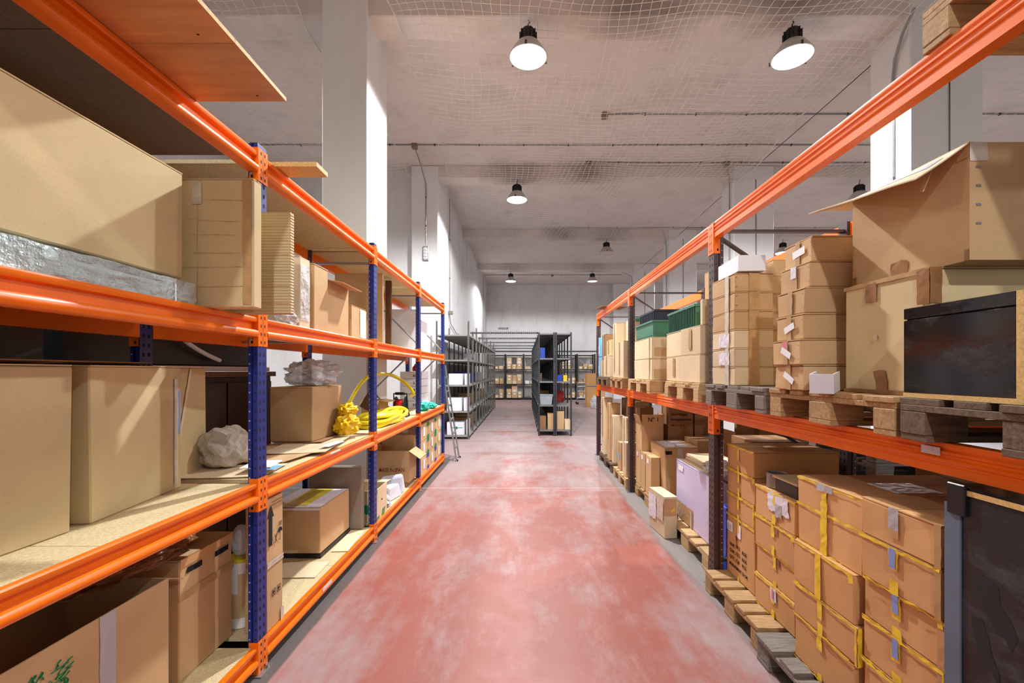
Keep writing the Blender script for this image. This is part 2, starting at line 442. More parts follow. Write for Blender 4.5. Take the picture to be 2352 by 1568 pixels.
def patch(root, face, u0, u1, v0, v1, mat, name='tape', jit=.0015, off=.0015, skew=0, label=None, rot=0):
    """flat strip stuck on a face; u left to right, v bottom to top, as fractions"""
    sx, sy, sz = DIM[root.name]
    O, U, V, N, lu, lv = {'-x': ((-sx/2,sy/2,0),(0,-1,0),(0,0,1),(-1,0,0),sy,sz), '+x': ((sx/2,-sy/2,0),(0,1,0),(0,0,1),(1,0,0),sy,sz),
        '-y': ((-sx/2,-sy/2,0),(1,0,0),(0,0,1),(0,-1,0),sx,sz), 'top': ((-sx/2,-sy/2,sz),(1,0,0),(0,1,0),(0,0,1),sx,sy)}[face]
    O, U, V, N = Vector(O), Vector(U), Vector(V), Vector(N)
    wu, wv = (u1-u0)*lu, (v1-v0)*lv; nu = max(1, min(14, int(wu/.02))); nv = max(1, min(14, int(wv/.02)))
    def fn(i, k):
        e = jit if (0 < i < 1 and 0 < k < 1) else jit*.5
        a_ = (i-.5)*wu+random.uniform(-jit, jit)*(i in (0, 1))+skew*wv*(k-.5); b_ = (k-.5)*wv+random.uniform(-jit, jit)*(k in (0, 1))
        if rot: a_, b_ = a_*math.cos(rot)-b_*math.sin(rot), a_*math.sin(rot)+b_*math.cos(rot)
        return O+U*((u0+u1)/2*lu+a_)+V*((v0+v1)/2*lv+b_)+N*(off+random.uniform(0, min(e, .002)))
    m = MB().grid(fn, nu, nv); o = m.build(name, mat, root, fix=False)
    if label: o['label'] = label
    return o
def tape_top(root, mat='tape_tan', w_=.05, drop=.07, seam='y', faces=('-y',)):
    sx, sy, sz = DIM[root.name]
    if seam == 'y':
        f = w_/sx/2; patch(root, 'top', .5-f, .5+f, 0, 1, mat)
        for fc in faces:
            if fc == '-y': patch(root, '-y', .5-f, .5+f, 1-drop/sz, 1, mat)
    else:
        f = w_/sy/2; patch(root, 'top', 0, 1, .5-f, .5+f, mat)
        for fc in faces: patch(root, fc, .5-f, .5+f, 1-drop/sz, 1, mat)
def blob(name, label, cat, c, s, mat, amp=.25, fr=2.2, sub=4, seed=0, group=None, flat=0.12, parent=None, crease=0.0):
    bm = bmesh.new(); bmesh.ops.create_icosphere(bm, subdivisions=sub, radius=1.0)
    for v in bm.verts:
        p = v.co.copy(); n = noise.fractal(p*fr+Vector((seed*7.3, seed*1.7, 0)), 1.0, 2.0, 3)
        if crease: n += crease*abs(noise.noise(p*fr*2.3+Vector((0, seed*3.1, 5))))
        v.co = p*(1+amp*n); v.co.z = max(v.co.z, -1+flat)
        v.co = Vector((v.co.x*s[0], v.co.y*s[1], (v.co.z+1-flat)*s[2]))
    me = bpy.data.meshes.new(name); bm.to_mesh(me); bm.free(); me.materials.append(MAT[mat])
    if not crease: me.shade_smooth()
    o = obj(name, me, parent, c)
    if not parent: tag(o, label, cat, group)
    return o
def sheet(name, label, cat, x0, x1, y0, y1, z, mat, rz=0, th=.005, curl=0, group=None):
    """loose flat board, origin at its middle"""
    a, b = (x1-x0)/2, (y1-y0)/2; mb = MB(); n = 6
    for k in range(n):
        u0, u1 = -a+2*a*k/n, -a+2*a*(k+1)/n
        h = lambda u: curl*(u/a)**2
        mb.hexa([(u0,-b,h(u0)),(u1,-b,h(u1)),(u1,b,h(u1)),(u0,b,h(u0)),(u0,-b,h(u0)+th),(u1,-b,h(u1)+th),(u1,b,h(u1)+th),(u0,b,h(u0)+th)])
    o = mb.build(name, mat); o.location = ((x0+x1)/2, (y0+y1)/2, z); o.rotation_euler.z = rz
    return tag(o, label, cat, group)
# ================================================================== the hall
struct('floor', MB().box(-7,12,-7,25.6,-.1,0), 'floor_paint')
struct('ceiling', MB().box(-7.2,12.2,-7.2,25.8,6.7,6.85), 'ceiling_paint')
struct('wall_back', MB().box(-7.2,12.2,25.6,25.8,0,6.7), 'wall_paint')
struct('wall_left', MB().box(-7.2,-7,-7,11.3,0,6.7), 'wall_paint')
struct('wall_left_inner', MB().box(-2.4,-2.18,11.3,25.6,0,6.7), 'wall_paint')
struct('wall_left_cross', MB().box(-7,-2.18,11.1,11.3,0,6.7), 'wall_paint')
struct('wall_right', MB().box(12,12.2,-7,25.6,0,6.7), 'wall_paint')
struct('wall_front', MB().box(-7.2,12.2,-7.2,-7,0,6.7), 'wall_paint')
BY = [-3.92, .98, 5.88, 10.79, 15.6, 20.6]
for y in BY: struct('ceiling_beam', MB().box(-7 if y < 10 else -2.18, 12, y, y+.45, 6.4, 6.7), 'ceiling_paint', bevel=.012)
for y in (5.88,): struct('pillar', MB().box(-2.72,-2.1,y-.02,y+.81,0,6.695), 'pillar_paint', bevel=.015)
struct('pillar', MB().box(-2.78,-2.12,10.77,12.2,0,6.695), 'pillar_paint', bevel=.015)
for y in (.98, 5.88, 10.79, 15.6, 20.6): struct('pillar', MB().box(5.2,6.19,y-.02,y+.66,0,6.695), 'pillar_paint', bevel=.015)
struct('pillar', MB().box(5.2,6.3,25.2,25.61,0,6.695), 'pillar_paint', bevel=.015)
struct('trim_1', MB().box(-2.18,5.2,25.53,25.6,2.78,2.82), 'cable')            # cable tray line along the back wall

# ------------------------------------------------------------------ lamps
def lamp(x, y, label, lit=1.0, lens='lens_on', z=5.9):
    t = thing('high_bay_lamp', label, 'lamp', (x, y, z), 0, 'high bay lamps under the ceiling beams')
    top = 6.4-z
    h = MB().lathe([(.02,top-.12),(.085,top-.14),(.10,top-.17),(.10,.22),(.115,.20),(.115,.17)], n=20)
    for k in range(10):
        a = 2*PI*k/10; M = Matrix.Rotation(a, 4, 'Z') @ Matrix.Translation((.105,0,top/2+.02)); h.obox(M, .03, .006, top-.36 if top > .42 else .1)
    h.build('housing', 'lamp_black', t, smooth=True)
    MB().tube([(0,0,top-.13),(0,0,top-.06),(.02,0,top-.03),(0,0,top)], .01, 6).build('hook', 'dark_steel', t)
    MB().lathe([(.11,.20),(.15,.17),(.20,.10),(.245,.02),(.265,0),(.268,-.012),(.25,-.012),(.235,.015),(.19,.09),(.14,.15),(.10,.17)], n=28).build('reflector', 'lamp_shell', t, smooth=True)
    MB().lathe([(.236,.008),(.236,.002),(.18,-.012),(.10,-.020)], n=28).build('lens', lens, t, smooth=True)
    for k in range(3):
        a = 2*PI*k/3+.4; MB().box(-.014,.014,-.006,.006,-.02,.03).build('clip', 'dark_steel', t).location = (.268*math.cos(a), .268*math.sin(a), 0)
    if lit:
        ld = bpy.data.lights.new('lamp_light', 'SPOT'); ld.energy = LAMP_W*lit; ld.color = LAMP_COL; ld.spot_size = math.radians(168); ld.spot_blend = .25; ld.shadow_soft_size = .09
        lo = bpy.data.objects.new('lamp_light', ld); col.objects.link(lo); lo.parent = t; lo.location = (0, 0, -.10)
    return t
lamp(.06, 5.95, 'bright high bay lamp over the aisle, nearest one in the middle', 2.0)
lamp(3.67, 5.95, 'bright high bay lamp above the right rack, near the pillar', .75)
lamp(-.17, 10.9, 'high bay lamp with glowing disc and pale dome over mid aisle', .8)
lamp(2.99, 15.75, 'unlit high bay lamp with dull pink lens, far down the hall', 0, 'lens_off')
lamp(3.27, 20.75, 'small far high bay lamp with faint bluish lens before back wall', .35, 'lens_dim')
lamp(-.62, 20.75, 'far bright high bay lamp close to the left wall', .6)
for i, (x, y) in enumerate(((.0, 1.1), (3.67, 1.1), (.0, -3.8), (3.67, -3.8))):  # unseen lamps added as fill for viewer-facing sides; near pair without a spot
    lamp(x, y, ['added unseen high bay lamp over the aisle above the viewer', 'added unseen high bay lamp over the right rack beside the viewer', 'added unseen fill lamp over the aisle behind the viewer', 'added unseen fill lamp behind the viewer on the right'][i], (0,0,.85,.35)[i])
lamp(9.4, 15.8, 'high bay lamp in the right hall, seen beside the stacked cartons', .5)
lamp(9.2, 5.95, 'high bay lamp in the right hall beyond the first pillar', .4)
lamp(8.4, 10.9, 'high bay lamp in the right hall beyond the second pillar', .4)
lamp(6.9, 20.75, 'far high bay lamp in the right hall beside last pillar', .4, 'lens_dim')
lamp(-4.6, 5.95, 'high bay lamp in the left bay behind the orange rack', .22)
lamp(-4.6, .95+.2, 'high bay lamp in the left bay beside the viewer', .1)

# ------------------------------------------------------------------ conduits, fixtures
def conduit(label, pts, r=.014, clips=(), boxes=(), mat='conduit'):
    t = thing('conduit', label, 'pipe', pts[0]); p0 = Vector(pts[0])
    MB().tube([Vector(p)-p0 for p in pts], r, 8).build('pipe', mat, t, smooth=True)
    for c in clips:
        q = Vector(c)-p0; MB().box(q.x-.012,q.x+.012,q.y-.02,q.y+.02,q.z-.02,q.z+.02).build('clip', 'dark_steel', t)
    for c in boxes:
        q = Vector(c)-p0; MB().box(q.x-.06,q.x+.06,q.y-.06,q.y+.06,q.z-.05,q.z+.05).build('junction_box', 'junction', t, bevel=.008)
    return t
zc = 6.68
conduit('long steel conduit across the ceiling just before the second beam', [(-6.8,9.77,zc),(11.8,9.77,zc)], clips=[(x,9.77,zc) for x in range(-6, 12)], boxes=[(-2.45,9.77,6.65)])
conduit('steel conduit dropping down the left pillar to a bulkhead light', [(-2.45,9.83,6.62),(-2.44,10.3,6.5),(-2.42,10.72,6.25),(-2.42,10.765,6.1),(-2.42,10.765,4.75)], clips=[(-2.42,10.765,5.9),(-2.42,10.765,5.2)])
conduit('ceiling conduit running right from an isolated junction box', [(1.65,8.6,zc),(11.8,8.6,zc)], clips=[(x+.4,8.6,zc) for x in range(2, 11)], boxes=[(1.6,8.6,6.65)])
conduit('ceiling conduit close before second beam, ending in a dangling drop', [(11.8,10.6,zc),(1.62,10.6,zc),(1.58,10.62,6.5),(1.56,10.7,6.34),(1.55,10.75,6.25)], clips=[(x+.3,10.6,zc) for x in range(2, 11)], boxes=[(1.58,10.6,6.65)])
conduit('conduit over the third beam with a drop at mid span', [(11.5,15.4,zc),(1.4,15.4,zc),(1.36,15.45,6.45),(1.34,15.55,6.36)], clips=[(x+.3,15.4,zc) for x in range(2, 11)])
conduit('thin conduit across the far ceiling before the back wall', [(-1.9,22.9,zc),(5.15,22.9,zc)], clips=[(x,22.9,zc) for x in range(-1, 5)], boxes=[(1.5,22.9,6.65)])
conduit('conduit in the corner of the back and left walls', [(-1.9,22.9,zc),(-2.14,23.0,6.6),(-2.15,23.2,6.3),(-2.15,23.2,1.8)], clips=[(-2.15,23.2,4.2)])
conduit('thin conduit down the left wall ending at a beige box then slanting', [(-2.14,12.6,6.6),(-2.14,12.6,3.2),(-2.14,12.75,3.0),(-2.14,15.0,2.62),(-2.14,19.5,2.45)], r=.012, clips=[(-2.14,12.6,5.4),(-2.14,12.6,4.3)], boxes=[(-2.115,12.6,3.3)])
conduit('bent steel conduit down the bright face of the nearest right pillar', [(5.12,5.70,6.36),(5.14,5.9,6.2),(5.165,6.06,5.95),(5.17,6.10,5.7),(5.17,6.10,1.2)], r=.018, clips=[(5.17,6.10,5.2),(5.17,6.10,4.3)])
conduit('bent conduit down the second right pillar', [(4.95,10.60,6.62),(5.1,10.8,6.4),(5.17,10.95,6.1),(5.17,10.97,1.5)], clips=[(5.17,10.97,4.8)], boxes=[(4.93,10.58,6.64)])
conduit('bent conduit down the third right pillar', [(4.9,15.4,6.62),(5.12,15.7,6.3),(5.17,15.8,6.0),(5.17,15.8,1.5)])
conduit('conduit pair bend down the fourth right pillar', [(4.6,20.5,6.3),(5.1,20.6,6.1),(5.17,20.8,5.9),(5.17,20.8,1.5)])
for i, (x, y) in enumerate(((5.72, 5.85), (5.74, 10.76), (5.7, 15.57), (5.72, 20.57))):
    conduit(['thin dark cable down the front of the nearest right pillar', 'thin dark cable down the front of second right pillar', 'thin dark cable down the front of third right pillar', 'thin dark cable down the front of fourth right pillar'][i], [(x,y,6.35),(x+.005,y,4),(x,y,1)], r=.007, mat='cable')
conduit('thin dark cable running along the ceiling beside the right pillars', [(5.42,.5,6.36),(5.40,4,6.38),(5.42,8,6.37),(5.40,12,6.38),(5.42,16,6.37),(5.40,20,6.38)], r=.007, mat='cable')
t = thing('bulkhead_light', 'small glass bulkhead light on left pillar at the conduit end', 'light fitting', (-2.42,10.76,4.5))
MB().box(-.075,.075,-.04,.02,-.17,.19).build('base', 'conduit', t, bevel=.015)
MB().box(-.05,.05,-.085,-.035,-.15,.15).build('glass_cover', 'fixture_glass', t, bevel=.02, seg=2)
for dz in (-.08, 0, .08): MB().box(-.055,.055,-.092,-.084,dz-.004,dz+.004).build('guard_bar', 'galv', t)
t = thing('vent_grille', 'small dark vent grille on the back wall above shelving', 'vent', (-1.2,25.56,4.13))
MB().box(-.28,.28,-.01,.03,-.03,.05).build('frame', 'cable', t)
for k in range(5): MB().box(-.25+k*.1,-.17+k*.1,-.02,-.008,-.015,.035).build('slat', 'conduit', t)

# ------------------------------------------------------------------ nets
def net(label, x0, x1, y0, y1, step, seed):
    mb = MB(); nx, ny = int((x1-x0)/step), int((y1-y0)/step); r = .0042
    def P(i, j):
        u, v = i/nx, j/ny; x = x0+(x1-x0)*u; y = y0+(y1-y0)*v
        q = Vector((x*.55, y*.55, seed)); a = noise.noise(q); b = noise.noise(q+Vector((9,3,1))); c = noise.noise(q*2.1+Vector((3,8,2)))
        k = abs(((y-.98) % 4.9)-2.45)/2.45                      # hung at the beams, slack between them
        e = (math.sin(PI*u*5)*.10+.06*b) if i in (0, nx) else 0
        return Vector((x+.24*a+.07*c+e*.6, y+.24*b+.06*c, 6.33-.10*(1-k)*math.sin(PI*u)+.05*c*min(1, 2-2*k)-.02))
    G = [[P(i, j) for j in range(ny+1)] for i in range(nx+1)]
    for i in range(nx+1): mb.tube(G[i], r*(2.4 if i in (0, nx) else 1), 3)
    for j in range(ny+1): mb.tube([G[i][j] for i in range(nx+1)], r, 3)
    return tag(mb.build('ceiling_net', 'net_thread', fix=False), label, 'net')
net('wide knotted bird net sagging under the ceiling over the aisle', -1.75, 5.25, 1.0, 20.5, .125, 0)
net('bird net under the ceiling of the right hall beyond the pillars', 6.4, 11.6, 3.0, 16.0, .16, 4)
net('bird net under the ceiling left of the near white pillar', -6.6, -2.85, 2.0, 10.4, .14, 7)

# ================================================================== left rack
def post_mesh(name, wx, wy, h, mats, sgn):
    """aisle face on the +x side for sgn=1; groove on the near face, slots on aisle face"""
    mb = MB(); g = wx*.42
    prof = [(0,-wy/2),(-sgn*g,-wy/2),(-sgn*g,-wy/2+.010),(-sgn*(g+.012),-wy/2+.010),(-sgn*(g+.012),-wy/2),(-sgn*wx,-wy/2),(-sgn*wx,wy/2),(-sgn*wx*.85,wy/2),(0,wy/2)]
    mb.prism(prof, 'z', 0, h)
    k = 0; z = .04
    while z < h-.03:
        e = .0006
        for yy in (-wy*.22, wy*.2):
            b = len(mb.v); X = sgn*e; mb.v += [(X,yy-.006,z-.010),(X,yy+.006,z-.010),(X,yy+.006,z+.010),(X,yy-.006,z+.010)]; mb.face((b,b+1,b+2,b+3), 1)
        for (xx, m) in ((-sgn*wx*.20, 1), (-sgn*wx*.84, 2)):
            b = len(mb.v)
            for q in range(6):
                a = 2*PI*q/6; mb.v.append((xx+.0045*math.cos(a), -wy/2-e, z+.0045*math.sin(a)))
            mb.face(range(b, b+6), m)
        z += .05; k += 1
    return mb.mesh(name, mats, fix=False)
def frame(root, y, xf, xr, wx, wy, h, pm_f, pm_r, sgn, brace_mat, zs, brace_w=.03, hz=None):
    for (x, pm) in ((xf, pm_f), (xr, pm_r)):
        p = obj('upright', pm, root, (x, y, 0))
        MB().box(-sgn*(wx+.02),sgn*.03,-wy/2-.02,wy/2+.02,0,.006).build('foot_plate', 'galv', p)
        MB().box(*sorted((-sgn*wx*.9, -sgn*.002)),-wy/2+.003,wy/2-.003,h,h+.006).build('cap', 'black_plastic', p)
        MB().tube([(sgn*.016,.02,.004),(sgn*.016,.02,.02)], .008, 6).build('bolt', 'galv', p)
    a, b = xf-sgn*wx, xr
    for z in (hz or (h-.2, .25)): MB().bar((a,y,z),(b,y,z),.018,brace_w,up=(0,1,0)).build('brace', brace_mat, root)
    for (z0, z1) in zs: MB().bar((a,y+.012,z0),(b,y+.012,z1),.016,brace_w,up=(0,1,0)).build('brace', brace_mat, root)

LX, LR, WX, WY = -1.40, -2.02, .05, .08
FY = [-1.23, .55, 2.33, 4.11, 5.88, 7.66]
LV = [.15, 1.013, 1.885, 2.757]
BH = .105
rack = thing('pallet_rack', 'long blue and orange storage rack with chipboard shelves on the left', 'rack', (0,0,0))
pmf = post_mesh('upright', WX, WY, 2.80, ['blue_paint','hole','hole_bright'], 1)
for y in FY:
    frame(rack, y, LX, LR, WX, WY, 2.80, pmf, pmf, 1, 'galv', () if y < 5 else ((1.98,2.56),(1.92,1.36),(.76,1.30),(.70,.30)), hz=(2.62,.075))
def left_beam_mesh(y0, y1):
    P = [(-.052,0),(-.006,0),(.003,.004),(.008,.012),(.009,.021),(.006,.031),(0,.038),(-.022,.043),(-.022,.076),(-.002,.080),(.001,.086),(.001,.099),(-.003,BH),(-.026,BH),(-.026,BH-.022),(-.052,BH-.022)]
    return MB().prism(P, 'y', y0, y1).mesh('beam', 'orange', smooth=True, ang=28)
def connector_mesh(sgn, mat, hgt, wd=.036):
    mb = MB()                                                # wraps the post corner; origin: post aisle-face middle, z at connector middle
    mb.box(*sorted((sgn*.001, sgn*.005)), 0, wd, -hgt/2, hgt/2)
    mb.box(*sorted((sgn*.005, -sgn*.045)), wd, wd+.004, -hgt/2, hgt/2)
    for k in range(4):
        z = -hgt*.38+k*hgt*.25; mb.box(*sorted((sgn*.005, sgn*.0056)), .010,.018, z-.008, z+.008, 1)
    mb.box(-sgn*.028-.006,-sgn*.028+.006, wd+.004,wd+.0046, -hgt*.42,-hgt*.34, 1)
    return mb.mesh('beam_connector', [mat,'hole'], fix=True)
cmL = connector_mesh(1, 'orange', .175); cmLn = cmL.copy()
for v in cmLn.vertices: v.co.y = -v.co.y
bolt_me = MB().lathe([(.008,0),(.008,.006),(.004,.008)], n=8).mesh('bolt', 'galv')
def add_beam(root, me, x, zt, y0, y1, cfar, cnear, bh, mirror=False):
    b = obj('beam', me, root, (x, 0, zt-bh))
    if mirror: b.scale.x = -1
    for (c, yy, s) in ((cfar, y0, 1), (cnear, y1, -1)):
        k = obj('beam_connector', c, b, (0, yy, bh/2-.012))
    return b
for i in range(5):
    ya, yb = FY[i], FY[i+1]
    bm_ = left_beam_mesh(ya+WY/2+.002, yb-WY/2-.002)
    for zt in LV:
        # connectors: at the near end they sit on the far half of post i, at the far end on the near half of post i+1
        for (x, mir) in ((LX, False), (LR-WX, True)):
            b = obj('beam', bm_, rack, (x, 0, zt-BH)); b.scale.x = -1 if mir else 1
            for (cm, yy) in ((cmL, ya+.002), (cmLn, yb-.002)):
                cobj = obj('beam_connector', cm, b, (0, yy, BH/2-.012))
            if not mir: 
                bo = obj('bolt', bolt_me, b, (-.03, yb-WY/2-.006, -.012)); bo.rotation_euler.x = PI/2
        # two shelf boards per bay
        ym = (ya+yb)/2+random.uniform(-.15,.15)
        for (p, q) in ((ya+.045, ym-.002), (ym+.002, yb-.045)):
            if zt > 2.7 and i < 2: mt = 'hardboard'
            else: mt = 'chipboard'
            MB().box(-2.043+.0,-1.428,p,q,zt-.0215,zt-.001).build('shelf_board', mt, rack)
        if i in (1, 2) and zt < 2.7: MB().bar((-1.46, ym, zt-BH+.03), (-2.0, ym, zt-BH+.03), .02, .025, up=(0,1,0)).build('crossbar', 'galv', rack)
patchy = [(2.9,.15,'tape_grey'),(3.35,1.013,'paper')]
MB().box(LX+.0062,LX+.0072,3.02,3.16,.072,.098).build('sticker', 'paper_print', rack)
MB().box(LX+.0002,LX+.0012,3.15,3.32,1.0,1.012).build('sticker', 'paper', rack)
# boards lying loose across the top beams; first one unseen, added to cast shade
zt = 2.7585
for (y0, y1, lb) in ((-1.1,.48,'unseen laminate board added above the viewer to shade the near cartons'),(.62,1.537,'wide wood-grain laminate board on rack top, nearest the viewer'), (1.540,1.87,'narrow wood-grain laminate board on rack top with chipboard edge')):
    t = thing('laminate_board', lb, 'board', (-1.52, (y0+y1)/2, zt), 0, 'laminate boards across the rack top'); hy = (y1-y0)/2
    MB().box(-.5,.5,-hy,hy,.001,.017).build('core', 'chip_edge', t); MB().box(-.498,.498,-hy+.001,hy-.001,0,.001).build('underside', 'laminate', t)
    for q in (.40,): MB().tube([(q,hy-.04,-.0008),(q,hy-.04,.001)], .004, 8).build('dowel_hole', 'hole', t)
tag(MB().box(-.43,.43,-.07,.07,0,.026).build('chipboard_plank', 'chip_edge'), 'raw chipboard plank sticking out over the rack top at first post', 'plank').location = (-1.60,2.53,2.7585)
tag(MB().box(-.30,.30,-.16,.16,0,.02).build('chipboard_plank', 'chip_edge'), 'chipboard plank lying on rack top behind the second blue post', 'plank').location = (-1.76,4.0,2.7585)

# ================================================================== right rack
RX, RR, RWX, RWY = 1.40, 2.38, .07, .09
RY = [.44, 3.25, 5.80, 8.35]
RL = [1.362, 2.70]; RBH = [.105, .115]
rrack = thing('pallet_rack', 'brown and orange pallet rack with pallets of cartons on the right', 'rack', (0,0,0))
pmr = post_mesh('upright', RWX, RWY, 2.70, ['brown_paint','hole','hole_bright'], -1)
for y in RY:
    frame(rrack, y, RX, RR, RWX, RWY, 2.70, pmr, pmr, -1, 'brown_paint', ((2.60,1.98),(1.90,1.46),(1.42,.86),(.80,.25)), brace_w=.04, hz=(2.645,.20))
def right_beam_mesh(y0, y1, bh):
    q = bh/.115
    P = [(.05,0),(0,0),(0,.030*q),(.004,.034*q),(.004,.040*q),(0,.044*q),(-.002,.050*q),(-.002,.056*q),(.005,.062*q),(.005,.070*q),(-.002,.076*q),(-.002,.084*q),(.005,.090*q),(.002,.098*q),(0,.104*q),(.002,bh),(.05,bh)]
    return MB().prism(P, 'y', y0, y1).mesh('beam', 'orange_red', smooth=True)
cmR = connector_mesh(-1, 'orange_red', .225, .040); cmRn = cmR.copy()
for v in cmRn.vertices: v.co.y = -v.co.y
for i in range(3):
    ya, yb = RY[i], RY[i+1]
    for zt, bh in zip(RL, RBH):
        me = right_beam_mesh(ya+RWY/2+.002, yb-RWY/2-.002, bh)
        for (x, mir) in ((RX, False), (RR+RWX, True)):
            b = obj('beam', me, rrack, (x, 0, zt-bh)); b.scale.x = -1 if mir else 1
            for (cm, yy) in ((cmR, ya+.002), (cmRn, yb-.002)): obj('beam_connector', cm, b, (0, yy, bh/2-.06))
MB().box(RX-.0042,RX-.0032,1.46,1.53,1.318,1.345).build('sticker', 'paper_print', rrack)

# ================================================================== pallets
PM = {}
def pallet_meshes(mt):
    if mt in PM: return PM[mt]
    d = {}
    d['deck_wide'] = MB().box(-.6,.6,-.0725,.0725,0,.022).mesh('deck_board', mt, bevel=.002)
    d['deck'] = MB().box(-.6,.6,-.05,.05,0,.022).mesh('deck_board', mt, bevel=.002)
    d['cross'] = MB().box(-.0725,.0725,-.4,.4,0,.022).mesh('cross_board', mt, bevel=.002)
    d['block'] = MB().box(-.0725,.0725,-.05,.05,0,.078).mesh('block', mt, bevel=.003)
    d['blockw'] = MB().box(-.0725,.0725,-.0725,.0725,0,.078).mesh('block', mt, bevel=.003)
    PM[mt] = d; return d
def pallet(label, x0, y0, z, mt='pallet_wood', group=None, L=1.2, W=.8, rz=0):
    """aisle edge at x0, near edge at y0"""
    d = pallet_meshes(mt); t = thing('wooden_pallet', label, 'pallet', (x0+.6*L/1.2, y0+W/2, z), rz, group)
    ky = W/.8; kx = L/1.2
    def put(n, me, x, y, zz, sy=1):
        o = obj(n, me, t, (x*kx+random.uniform(-.003,.003), y*ky, zz+random.uniform(-.0005,.0005))); o.scale = (kx, ky, 1)
    for (y, me) in ((-.3275,'deck_wide'),(-.165,'deck'),(0,'deck_wide'),(.165,'deck'),(.3275,'deck_wide')): put('deck_board', d[me], random.uniform(-.008,.008), y, .1225)
    for x in (-.5275, 0, .5275):
        put('cross_board', d['cross'], x, 0, .1000)
        for (y, me) in ((-.35,'block'),(0,'blockw'),(.35,'block')): put('block', d[me], x, y, .0222)
    for (y, me) in ((-.35,'deck'),(0,'deck_wide'),(.35,'deck')): put('bottom_board', d[me], 0, y, .0002)
    return t
ZP = RL[0]+.0015; ZT = ZP+.146                               # pallets on the lower beams, their deck height
pallet('dark weathered pallet on the right beam, under the glossy black drawer box', 1.335, .745, ZP, 'pallet_dark')
pallet('brown pallet on the right beam, under the large plain carton', 1.335, 1.565, ZP, 'pallet_wood')
pallet('grey weathered pallet on the right beam beside the brown post', 1.335, 2.42, ZP, 'pallet_grey', W=.77)
pallet('pale pallet on the right beam under green crate cartons', 1.335, 3.33, ZP, 'pallet_pale')
pallet('pale pallet on the right beam just before the second brown post', 1.335, 4.62, ZP, 'pallet_pale', W=.95)
pallet('pallet on the right beam just past the second brown post', 1.335, 5.92, ZP, 'pallet_wood')
pallet('farthest pallet on the right beam', 1.335, 6.95, ZP, 'pallet_dark', W=1.0)
pallet('brown pallet high on the top right beam, close to the viewer', 1.39, .74, RL[1]+.0015, 'pallet_wood', W=.78)
ZF = .146
pallet('floor pallet under the yellow-taped cartons beside the brown post', 1.335, 2.47, .001, 'pallet_wood', W=.73)
pallet('floor pallet with worn corner under the near yellow-taped stacks', 1.30, 1.50, .001, 'pallet_grey', W=.93)
pallet('floor pallet under the tall black cabinet', 1.335, .62, .001, 'pallet_wood', W=.85)
pallet('floor pallet under the lavender carton', 1.46, 3.45, .001, 'pallet_pale', W=1.0)
pallet('floor pallet under the tall leaning carton', 1.46, 4.66, .001, 'pallet_wood', W=1.04)
pallet('empty-cornered floor pallet just past the second brown post', 1.38, 5.90, .001, 'pallet_pale')
pallet('farthest floor pallet of the right rack', 1.38, 6.85, .001, 'pallet_dark', W=1.1)
def smooth_pts(P, n=8):
    P = [Vector(p) for p in P]; out = []
    for i in range(len(P)-1):
        a, b, c, d = P[max(i-1,0)], P[i], P[i+1], P[min(i+2,len(P)-1)]
        for k in range(n):
            t_ = k/n; out.append(.5*((2*b)+(c-a)*t_+(2*a-5*b+4*c-d)*t_*t_+(3*b-a-3*c+d)*t_**3))
    out.append(P[-1]); return out
# ================================================================== goods on the left rack
S1, S2, S3 = .150, 1.013, 1.885
# --- third level, near bay
t = thing('wrapped_boards', 'flat boards wrapped in shiny clear film under the big carton', 'boards', (-1.66,1.25,S3))
for k in range(3): MB().box(-.25,.21,-.62,.56,.002+k*.028,.027+k*.028).build('board', 'board_pale', t)
def wf(u, v):
    y = -.66+1.30*u; s = v
    if s < .55: x, z = .235, .092*s/.55
    else: x, z = .235-.42*(s-.55)/.45, .092
    n = noise.noise(Vector((y*6, s*5, 1)))*.018+noise.noise(Vector((y*17, s*11, 4)))*.008
    return (x+abs(n) if s < .55 else x, y, max(.003, z+(abs(n)*.5 if s >= .5 else n*.4)))
MB().grid(wf, 70, 20).build('film', 'film_clear', t, smooth=True, fix=False)
b = carton('big plain beige carton on the third shelf, nearest the viewer', -2.01,-1.46,.78,1.87,S3+.112,2.449, 'card_olive')
b = carton('tall creased olive carton sticking out over third shelf edge', -1.55,-1.20,1.935,2.0,S3,2.46, 'card_olive', seam='x')
for z in (.16,.31,.42,.56,.67,.83): patch(b,'-y',random.uniform(.02,.3),random.uniform(.75,.98),z,z+.0035,'card','crease',rot=random.uniform(-.05,.02))
patch(b,'-y',.86,.97,.02,.99,'tape_tan'); patch(b,'-y',.22,.34,.80,.97,'tape_clear'); patch(b,'-y',.283,.289,.0,1,'card','crease'); patch(b,'top',.0,1,.35,.7,'tape_clear')
b = carton('ribbed cardboard pad standing beside the creased olive carton', -1.50,-1.152,2.15,2.19,S3,2.388, 'card_ribbed', seam='x')
for z in (.1,.27,.42,.58,.72,.86): patch(b,'-y',.02,.98,z,z+.005,'card','crease')
patch(b,'top',.1,.9,.3,.7,'tape_clear')
blob('plastic_cover', 'white rounded plastic cover behind the ribbed cardboard pad', 'cover', (-1.60,2.58,S3), (.09,.13,.33), 'white_plastic', .08, 1.5, 3, 2)
b = carton('pale shrink-wrapped carton in second bay of third shelf', -1.98,-1.43,2.80-.02,2.92,S3,2.34, 'card_light')
patch(b,'+x',.05,.9,.1,.9,'film_white','film',jit=.003)
b = carton('upright pinkish tan carton next to the shrink-wrapped one', -1.98,-1.42,2.95,3.17,S3,2.335, 'card')
b = carton('carton turned on its side with open dark mouth, third shelf', -1.98,-1.45,3.20,3.60,S3,2.28, 'card', openf=[('+x',100,.12)])
b = carton('low carton with white side in front of the open-mouthed one', -1.84,-1.44,3.64,3.98,S3,2.16, 'card')
patch(b,'+x',.55,.98,.05,.95,'paper','paper_label')
